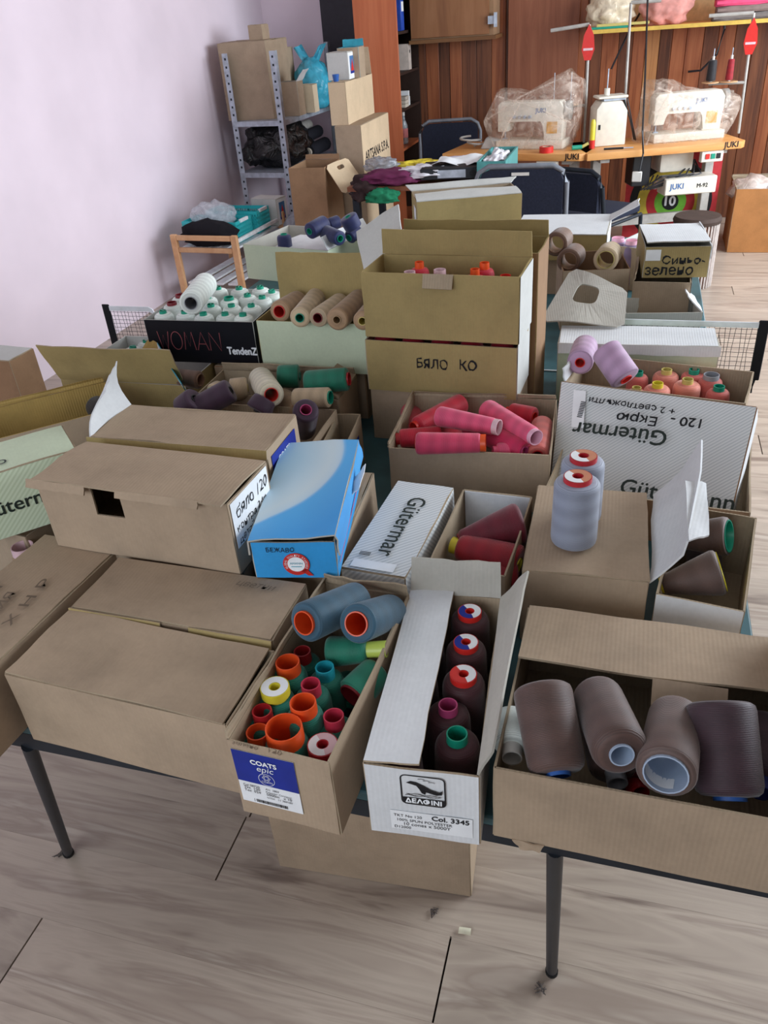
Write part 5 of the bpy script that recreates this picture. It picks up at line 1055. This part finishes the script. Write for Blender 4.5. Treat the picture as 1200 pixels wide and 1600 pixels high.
def cover(label, tab, x, prof, yh=.13, seed=1):
    m = mtx(tab); o = thing('plastic_cover', label, 'plastic cover', m @ Vector((x, .02, ZS + .002)), tab.rotation_euler.z, 'clear covers over the sewing machines')
    bm = bmesh.new(); n = len(prof); rows = 9; L = []
    for j in range(rows):
        t = -1 + 2 * j / (rows - 1); sc = (1 - abs(t) ** 3 * .22)
        ring = []
        for i, (px, pz) in enumerate(prof):
            for s in range(3):
                qx, qz = prof[(i + 1) % n]; f = s / 3; X = px + (qx - px) * f; Zv = pz + (qz - pz) * f
                w2 = Vector((X * 9 + seed * 3, t * 1.7, Zv * 9)); d = noise.noise(w2) * .022
                ring.append(bm.verts.new((X * (.94 + .06 * sc) + d, t * yh * (1 if Zv > .02 else 1.05) + noise.noise(w2 + Vector((7, 3, 1))) * .015, max(.0, Zv * sc + d * (1 if Zv > .03 else 0)))))
        L.append(ring)
    for j in range(rows - 1):
        for i in range(len(L[0])): k = (i + 1) % len(L[0]); bm.faces.new((L[j][i], L[j][k], L[j + 1][k], L[j + 1][i]))
    bm.faces.new(L[0]); bm.faces.new(L[-1][::-1]); bmesh.ops.triangulate(bm, faces=[f for f in bm.faces if len(f.verts) > 4])
    ob('film', bm, FILM, o, smooth='all')
    bm = bmesh.new()
    for (a, b) in ((prof[1], prof[4]), (prof[2], prof[6 % n]), (prof[3], prof[0])): tube(bm, [(a[0] * .93, -yh * .98, a[1] * .9), ((a[0] + b[0]) / 2, -yh * 1.06, (a[1] + b[1]) / 2 - .01), (b[0] * .93, -yh * .98, b[1] * .9)], .006, 6)
    ob('film_crease', bm, FILM, o, smooth=True); return o
machine('cream sewing machine under clear film on the left table', st1, .05); cover('crumpled clear plastic cover peaking to the right over the left machine', st1, .05, [(-.22, 0), (-.30, .20), (-.22, .36), (-.02, .34), (.24, .46), (.32, .40), (.32, .18), (.26, 0)], seed=1)
machine('cream sewing machine under clear film on the right table', st2, .19); cover('crumpled clear plastic cover peaking to the left over the right machine', st2, .19, [(-.30, 0), (-.27, .2), (-.26, .36), (-.16, .36), (.02, .30), (.30, .26), (.28, .12), (.22, 0)], seed=4)
m = mtx(st2); ov = thing('overlocker', 'cream overlock machine with a thread stand at the left of the right table', 'sewing machine', m @ Vector((-.30, .06, ZS + .001)), st2.rotation_euler.z)
bm = bmesh.new(); prism(bm, [(-.10, 0), (.10, 0), (.10, .20), (.06, .26), (-.07, .26), (-.10, .22)], -.08, .08, 'y'); bev(bm, .008, 2); ob('body', bm, MW, ov, smooth=True); BOX('head_plate', -.09, .10, -.07, .07, .275, .29, MW, ov, .004, 1); BOX('tension_block', -.05, .09, -.05, .05, .262, .274, STEEL, ov); BOX('side_window', -.085, -.07, -.0815, -.0805, .10, .13, INK, ov)
bm = bmesh.new(); tube(bm, [(-.02, 0, .291), (-.02, 0, .33)], .018, 12); ob('spool_pin', bm, MW, ov, smooth=True); TUBE('needle_rod', [(-.02, 0, .33), (-.02, 0, .44)], .004, STEEL, ov)
bm = bmesh.new()
for k in range(3): tube(bm, [(.08, -.02 * k, .28), (.12, -.06, .16), (.17, -.08 + .02 * k, .02), (.14, -.09, .10), (.10, -.05, .27)], .004, 6)
ob('cables', bm, C['black'], ov, smooth=True)
def stand(label, base, top, arm, tagz, tray):
    o = thing('thread_stand', label, 'thread stand', base); b = Vector(base); T0 = Vector(top) - b
    TUBE('pole', [(0, 0, 0), T0], .009, GREYPAINT, o, 10)
    if arm: TUBE('arm', [T0, T0 + Vector(arm)], .011, GREYPAINT, o, 8)
    if tray:
        p = T0 * tray; TUBE('tray_arm', [p, p + Vector((-.22, 0, 0))], .009, GREYPAINT, o, 8)
        for k in (.10, .21):
            bm = bmesh.new(); tube(bm, [p + Vector((-k, 0, .006)), p + Vector((-k, 0, .012))], .055, 18); ob('spool_dish', bm, BEECH, o, smooth=True); TUBE('spool_pin', [p + Vector((-k, 0, .012)), p + Vector((-k, 0, .20))], .003, STEEL, o, 6)
    if tagz:
        p = T0 * tagz; bm = bmesh.new(); pts = [(0, .14), (.03, .08), (.04, 0), (.02, -.06), (-.02, -.06), (-.04, 0), (-.03, .08)]; prism(bm, pts, -.025, -.012, 'y'); g = ob('red_guard', bm, C['scarlet'], o); g.location = p
        BOX('guard_print', p.x - .03, p.x + .03, p.y - .027, p.y - .0255, p.z - .005, p.z + .008, C['blush'], o)
    return o
pz = lambda px, py, y: PY(px, py, y)
stand('grey thread stand with a red guard on the left sewing table', PY(913, 215, 6.02).xy.to_3d() + Vector((0, 0, ZS)), PY(921, 38, 6.02), (-.24, 0, -.02), .80, .33)
stand('plain tall grey rod standing at the joint of the sewing tables', PY(974, 205, 6.06).xy.to_3d() + Vector((0, 0, ZS)), PY(986, 4, 6.06), (.18, 0, .0), None, None)
rs = stand('grey thread stand with a red guard at the right sewing table end', PY(1155, 200, 6.20).xy.to_3d() + Vector((0, 0, ZS)), PY(1178, 20, 6.20), (-.26, 0, .0), .76, .44)
for (px, py, c, lab) in ((1107, 138, 'black', 'slim black spool on the right thread stand'), (1143, 134, 'scarlet', 'slim red spool on the right thread stand')):
    b = rs.location + Vector((-.10 if c == 'scarlet' else -.21, 0, 0)) + (PY(1178, 20, 6.20) - rs.location) * .44; b.x -= 0
    spool(lab, b + Vector((0, 0, .013)), T['black' if c == 'black' else 'red'], C['white'], .030 if c == 'black' else .024, .026 if c == 'black' else .020, .145, rc=.008, pro=.02)
t = thing('adhesive_tape', 'red tape roll on the front edge of the left sewing table', 'tape', mtx(st1) @ Vector((.22, -.19, ZS + .001))); bm = bmesh.new(); lathe(bm, [(.045, 0), (.045, .035), (.028, .035), (.028, 0)], 24, closed=True); ob('tape_winding', bm, C['scarlet'], t, smooth=True); bm = bmesh.new(); lathe(bm, [(.0275, .001), (.0275, .034), (.026, .034), (.026, .001)], 24, closed=True); ob('card_core', bm, KRAFT, t, smooth=True)
t = thing('marker_pen', 'yellow marker with a red base standing beside the overlocker', 'pen', mtx(st2) @ Vector((-.43, -.06, ZS + .001))); bm = bmesh.new(); lathe(bm, [(0, .05), (.016, .05), (.016, .15), (.010, .17), (0, .17)], 14); ob('barrel', bm, C['yellow'], t, smooth=True); bm = bmesh.new(); lathe(bm, [(0, 0), (.018, 0), (.018, .0499), (0, .0499)], 14); ob('foot', bm, C['scarlet'], t, smooth=True)
t = thing('thread_bobbin', 'small green bobbin lying at the seam of the two tables', 'bobbin', mtx(st1) @ Vector((.40, -.12, ZS + .018))); bm = bmesh.new(); tube(bm, [(-.03, 0, 0), (.03, .02, 0)], .014, 12); ob('thread_winding', bm, C['teal'], t, smooth=True); bm = bmesh.new(); tube(bm, [(.0301, .02, 0), (.07, .03, .02)], .010, 10); ob('bobbin_end', bm, C['gold'], t, smooth=True)
t = thing('scissors', 'black-handled scissors before the overlocker', 'scissors', mtx(st2) @ Vector((-.33, -.17, ZS + .006))); bm = bmesh.new(); tube(bm, [(-.05, 0, 0), (0, .01, 0), (.07, .02, 0)], .007, 6); ob('handle', bm, C['black'], t); bm = bmesh.new(); tube(bm, [(.07, .02, 0), (.13, .03, 0)], .004, 6); ob('blade', bm, STEEL, t)
t = thing('coiled_cable', 'grey foot pedal and coiled cable at the left end of the sewing table', 'cable', mtx(st1) @ Vector((-.22, -.02, ZS + .001))); bm = bmesh.new(); prism(bm, [(-.07, 0), (.07, 0), (.06, .05), (-.03, .07)], -.05, .05, 'y'); bev(bm, .006, 1); ob('pedal', bm, plain('pedal_grey', (170, 168, 164), .5), t, smooth=True)
bm = bmesh.new(); tube(bm, [(-.06 - .06 * math.cos(a * .5) - .004 * a, .02 + .05 * math.sin(a * .5), .012 + .002 * a) for a in range(30)], .007, 6); ob('cable', bm, MATS['pedal_grey'], t, smooth=True)
t = thing('hanging_cable', 'black cable with a switch hanging from the shelf past the sewing table', 'cable', PY(1012, 10, 6.0)); a = PY(1012, 0, 6.0); b_ = PY(1005, 240, 5.62)
bm = bmesh.new(); tube(bm, [loc_of(t, p) for p in (PY(1014, -60, 6.2), a, PY(1008, 120, 5.85), PY(1004, 205, 5.66), b_, PY(999, 268, 5.60))], .006, 6); ob('cord', bm, C['black'], t, smooth=True); q = loc_of(t, PY(995, 276, 5.60)); BOX('switch', q.x - .03, q.x + .03, q.y - .012, q.y + .012, q.z - .03, q.z + .03, C['white'], t, .004, 1)
t = thing('wall_cable', 'black cable drooping in an arc across the board wall', 'cable', PY(1090, 20, 6.9)); bm = bmesh.new(); tube(bm, [loc_of(t, PY(px, py, 6.9)) for px, py in ((1130, 0), (1132, 45), (1120, 85), (1095, 110), (1075, 112))], .008, 6); ob('cord', bm, C['black'], t, smooth=True); bm = bmesh.new(); tube(bm, [loc_of(t, PY(px, py, 6.9)) for px, py in ((1005, 12), (985, 45), (968, 80), (955, 108))], .008, 6); ob('branch_cord', bm, C['black'], t, smooth=True)

# ---- archery target behind the sewing table
tg = thing('target_board', 'square archery target board with a black ten at its centre, behind the table leg', 'target', PY(1046, 400, 6.14).xy.to_3d()); tc = PY(1047, 315, 6.14); zc = tc.z; tg.location = (tc.x, 6.14, 0)
TRED = plain('target_red', (190, 56, 62), .6); R0 = .335
BOX('board', -R0 + .03, R0 - .03, .0, .02, max(.002, zc - .36), zc + .34, TRED, tg)
for k, (r, m, nm) in enumerate(((.272, plain('target_black', (34, 34, 38), .6), 'black_ring'), (.222, plain('target_yellow', (206, 186, 74), .6), 'yellow_ring'), (.160, TRED, 'red_ring'), (.105, plain('target_green', (120, 190, 66), .6), 'green_ring'), (.055, MATS['target_black'], 'centre_disc'))):
    bm = bmesh.new(); tube(bm, [(0, -.001 - .0012 * k, zc), (0, -.002 - .0012 * k, zc)], min(r, zc - .005), 48); ob(nm, bm, m, tg)
text_on(tg, '10', (tc.x, 6.132, zc - .024), (1, 0, 0), (0, 0, 1), .068, WHITEINK, centre=True, bold=.003, lift=0); text_on(tg, '6', (tc.x - .205, 6.132, zc + .15), (1, 0, 0), (0, 0, 1), .035, WHITEINK, bold=.002, lift=0); text_on(tg, '8', (tc.x - .128, 6.132, zc + .085), (1, 0, 0), (0, 0, 1), .035, C['blush'], bold=.001, lift=0)
st = thing('round_stool', 'round wicker stool with a dark cushion in front of the target', 'stool', (PY(1090, 340, 5.25).x, 5.25, 0)); ztp = PY(1090, 336, 5.25).z
bm = bmesh.new(); lathe(bm, [(0, ztp - .04), (.135, ztp - .04), (.14, ztp - .02), (.13, ztp), (0, ztp)], 28); ob('cushion', bm, plain('brown_cushion', (70, 56, 50), .8), st, smooth=True)
for k in range(36):
    a = 2 * PI * k / 36; bm = bmesh.new(); tube(bm, [(.126 * math.cos(a), .126 * math.sin(a), .001), (.126 * math.cos(a), .126 * math.sin(a), ztp - .0405)], .006, 5); ob('cane', bm, plain('white_cane', (206, 196, 190), .6) if 'white_cane' not in MATS else MATS['white_cane'], st)
bm = bmesh.new(); lathe(bm, [(.118, .0), (.118, ztp - .041), (.116, ztp - .041), (.116, 0)], 28, closed=True); ob('drum', bm, BRN, st, smooth=True)
rb = carton('large orange-brown carton with a plastic liner at the right edge of the frame', PY(1136, 392, 5.98), PY(1215, 398, 5.98), .40, .0015, ZAT(1140, 296, PY(1136, 392, 5.98)), card('orange_kraft_board', (186, 128, 78)), KRAFT_IN, flaps=[('L', 115, .02, {}), ('B', 92, .02, {})])
t = thing('plastic_sheet', 'pale plastic liner puffing out of the right-hand carton', 'plastic', mtx(rb) @ Vector((-.05, -.05, rb['_h'] - .1))); blob('crumpled_film', mtx(rb) @ Vector((-.05, -.06, rb['_h'] - .03)), (.14, .12, .09), film('pinkish_liner_film', (232, 214, 204), .7), t, .3, 3, 11)
t = thing('folded_cloth', 'black cloth lying on the plastic liner of the right-hand carton', 'cloth', mtx(rb) @ Vector((.1, -.05, rb['_h'] - .1))); blob('cloth_fold', mtx(rb) @ Vector((.11, -.08, rb['_h'] - .02)), (.09, .09, .05), BLKC, t, .3, 3, 12)

# ---- wall shelf on the right and what lies on it
zw = PY(925, 40, 6.9).z
ws = thing('wall_shelf', 'long wooden wall shelf with a yellow edge on the board wall', 'shelf', (.5, 6.80, zw - .02)); BOX('shelf_board', -.92, 2.0, -.18, .19, -.02, 0, MAPLE, ws); BOX('yellow_edge', -.92, 2.0, -.186, -.181, -.022, .002, plain('yellow_edging', (212, 176, 84), .5), ws)
PBM = plain('pale_backing_board', (226, 190, 140), .7); BOX('back_board', -.92, 1.9, .165, .185, .001, .5, PBM, ws)
def onshelf(label, px, y, r, mat, seed, name='fabric_pile', cat='fabric', amp=.25):
    c = PY(px, 20, y); t = thing(name, label, cat, (c.x, y, zw - .018)); blob('cloth_fold' if cat == 'fabric' else 'bag_body', (c.x, y, zw - .018 + r[2] * .8), r, mat, t, amp, 3, seed, flat=-r[2] * .8, n=4)
onshelf('puffy cream plastic bag on the left of the wall shelf', 955, 6.78, (.16, .10, .13), film('cream_bag_film', (240, 224, 196), .8), 21, 'plastic_bag', 'bag')
onshelf('salmon pink cloth bundle in the middle of the wall shelf', 1040, 6.76, (.17, .10, .15), plain('salmon_cloth', (214, 150, 140), .85), 22)
t = thing('board_offcut', 'green and yellow card strips under the bag on the wall shelf', 'card', (PY(945, 30, 6.66).x, 6.66, zw - .017)); BOX('green_strip', -.1, .16, -.03, .03, 0, .014, C['teal'], t); BOX('yellow_strip', -.05, .3, -.03, .03, .0145, .03, C['gold'], t)
for k, (m, lab, dx) in enumerate(((plain('grey_folded_cloth', (120, 112, 108), .9), 'grey folded cloth at the bottom of the right shelf stack', 0), (plain('taupe_folded_cloth', (136, 116, 110), .9), 'taupe folded cloth in the middle of the right shelf stack', .02), (plain('hot_pink_cloth', (232, 84, 124), .8), 'hot pink folded cloth in the right shelf stack', .01), (plain('mauve_folded_cloth', (150, 120, 118), .9), 'mauve folded cloth on top of the right shelf stack', -.02))):
    c = PY(1160, 20, 6.74); t = thing('folded_cloth', lab, 'cloth', (c.x + .05 + dx, 6.74, zw - .018 + k * .042), group='folded cloths stacked on the wall shelf'); bm = bmesh.new(); bbox(bm, -.24, .26, -.10, .10, .001, .041); bmesh.ops.subdivide_edges(bm, edges=bm.edges, cuts=5, use_grid_fill=True)
    for v in bm.verts: v.co.z += .006 * noise.noise(v.co * 14 + Vector((k * 5, 0, 0))); v.co.y += .012 * noise.noise(v.co * 9 + Vector((k * 3, 2, 0)))
    ob('fold', bm, m, t, smooth='all')
    BOX('fold_edge', -.235, .255, -.108, -.101, .012, .03, m, t)
# ---- floor litter
q = P(726, 1457, 0); t = thing('paper_scrap', 'small curled cream paper scrap on the floor in front of the table', 'paper', (q.x, q.y, .001)); slab('scrap', (q.x - .012, q.y - .006, .002), (q.x + .013, q.y - .004, .002), (q.x + .012, q.y + .008, .006), (q.x - .012, q.y + .006, .006), .0008, [plain('cream_paper', (222, 216, 190), .7)] * 2, t, bulge=.004)
for k, (px, py, lab) in enumerate(((676, 1428, 'grey lint tuft on the floor left of the paper scrap'), (845, 1545, 'curl of dark thread lint by the right front table leg'), (94, 1336, 'grey lint tuft at the foot of the left front table leg'), (1145, 665, 'grey lint tuft on the bright floor right of the table'))):
    q = P(px, py, 0); t = thing('lint_tuft', lab, 'lint', (q.x, q.y, .001)); bm = bmesh.new(); rn = random.Random(k)
    for j in range(5): tube(bm, [(rn.uniform(-.012, .012), rn.uniform(-.012, .012), .0015 + .002 * i) for i in range(4)], .0011, 4)
    ob('fibres', bm, plain('lint_%d' % k, (104, 96, 92), .9), t)
# ------------------------------------------------------------------ prints and fittings belong to the part they sit on
def reparent(o, new): o.parent = new
SUBS = {'tuck_lip': 'lid', 'tuck_tab': 'lid', 'end_cap': 'core', 'paper_label': 'core', 'core_insert': 'core', 'push_button': 'switch_box', 'grip_slot': 'back_pad', 'finger_hole': 'file_body', 'spine_label': 'binder_cover', 'finger_ring': 'binder_cover',
        'rubber_foot': 'leg', 'guard_print': 'pole', 'dial': 'arm', 'front_plate': 'arm', 'film_crease': 'film', 'needle_bar': 'arm', 'presser_foot': 'bed', 'spool_dish': 'tray_arm', 'spool_pin': 'tray_arm', 'knot': 'bag_body', 'bag_handle': 'bag_body', 'yellow_edge': 'shelf_board', 'hinge': 'door', 'side_window': 'body'}
PRINTS = ('lettering', 'handwriting', 'pencil_note', 'barcode', 'label_sticker', 'navy_field', 'printed', 'emblem', 'seal', 'white_end', 'brown_side', 'white_print_field', 'white_end_liner')
for o in [o for o in bpy.data.objects if o.type == 'EMPTY' and not o.parent]:
    kids = list(o.children)
    panels = [k for k in kids if k.name.split('.')[0] in ('front_panel', 'back_panel', 'left_panel', 'right_panel', 'lid')]
    for k in kids:
        n = k.name.split('.')[0]
        if n in SUBS:
            c = [p for p in kids if p.name.split('.')[0] == SUBS[n]]
            if c: reparent(k, c[0])
        elif panels and n.startswith(PRINTS):
            v = [x.co for x in k.data.vertices]; c = sum(v, Vector()) / len(v)
            def gap(p):
                bb = [Vector(q) for q in p.bound_box]; d = 0
                for i in range(3):
                    lo, hi = min(q[i] for q in bb), max(q[i] for q in bb); d += max(lo - c[i], 0, c[i] - hi)
                return d
            reparent(k, min(panels, key=gap))
for o in bpy.data.objects: clean(o)
bpy.context.view_layer.update()
for o in bpy.data.objects:
    if not o.parent and 'label' in o and len(o['label'].split()) > 16: print('LONG', o['label'])
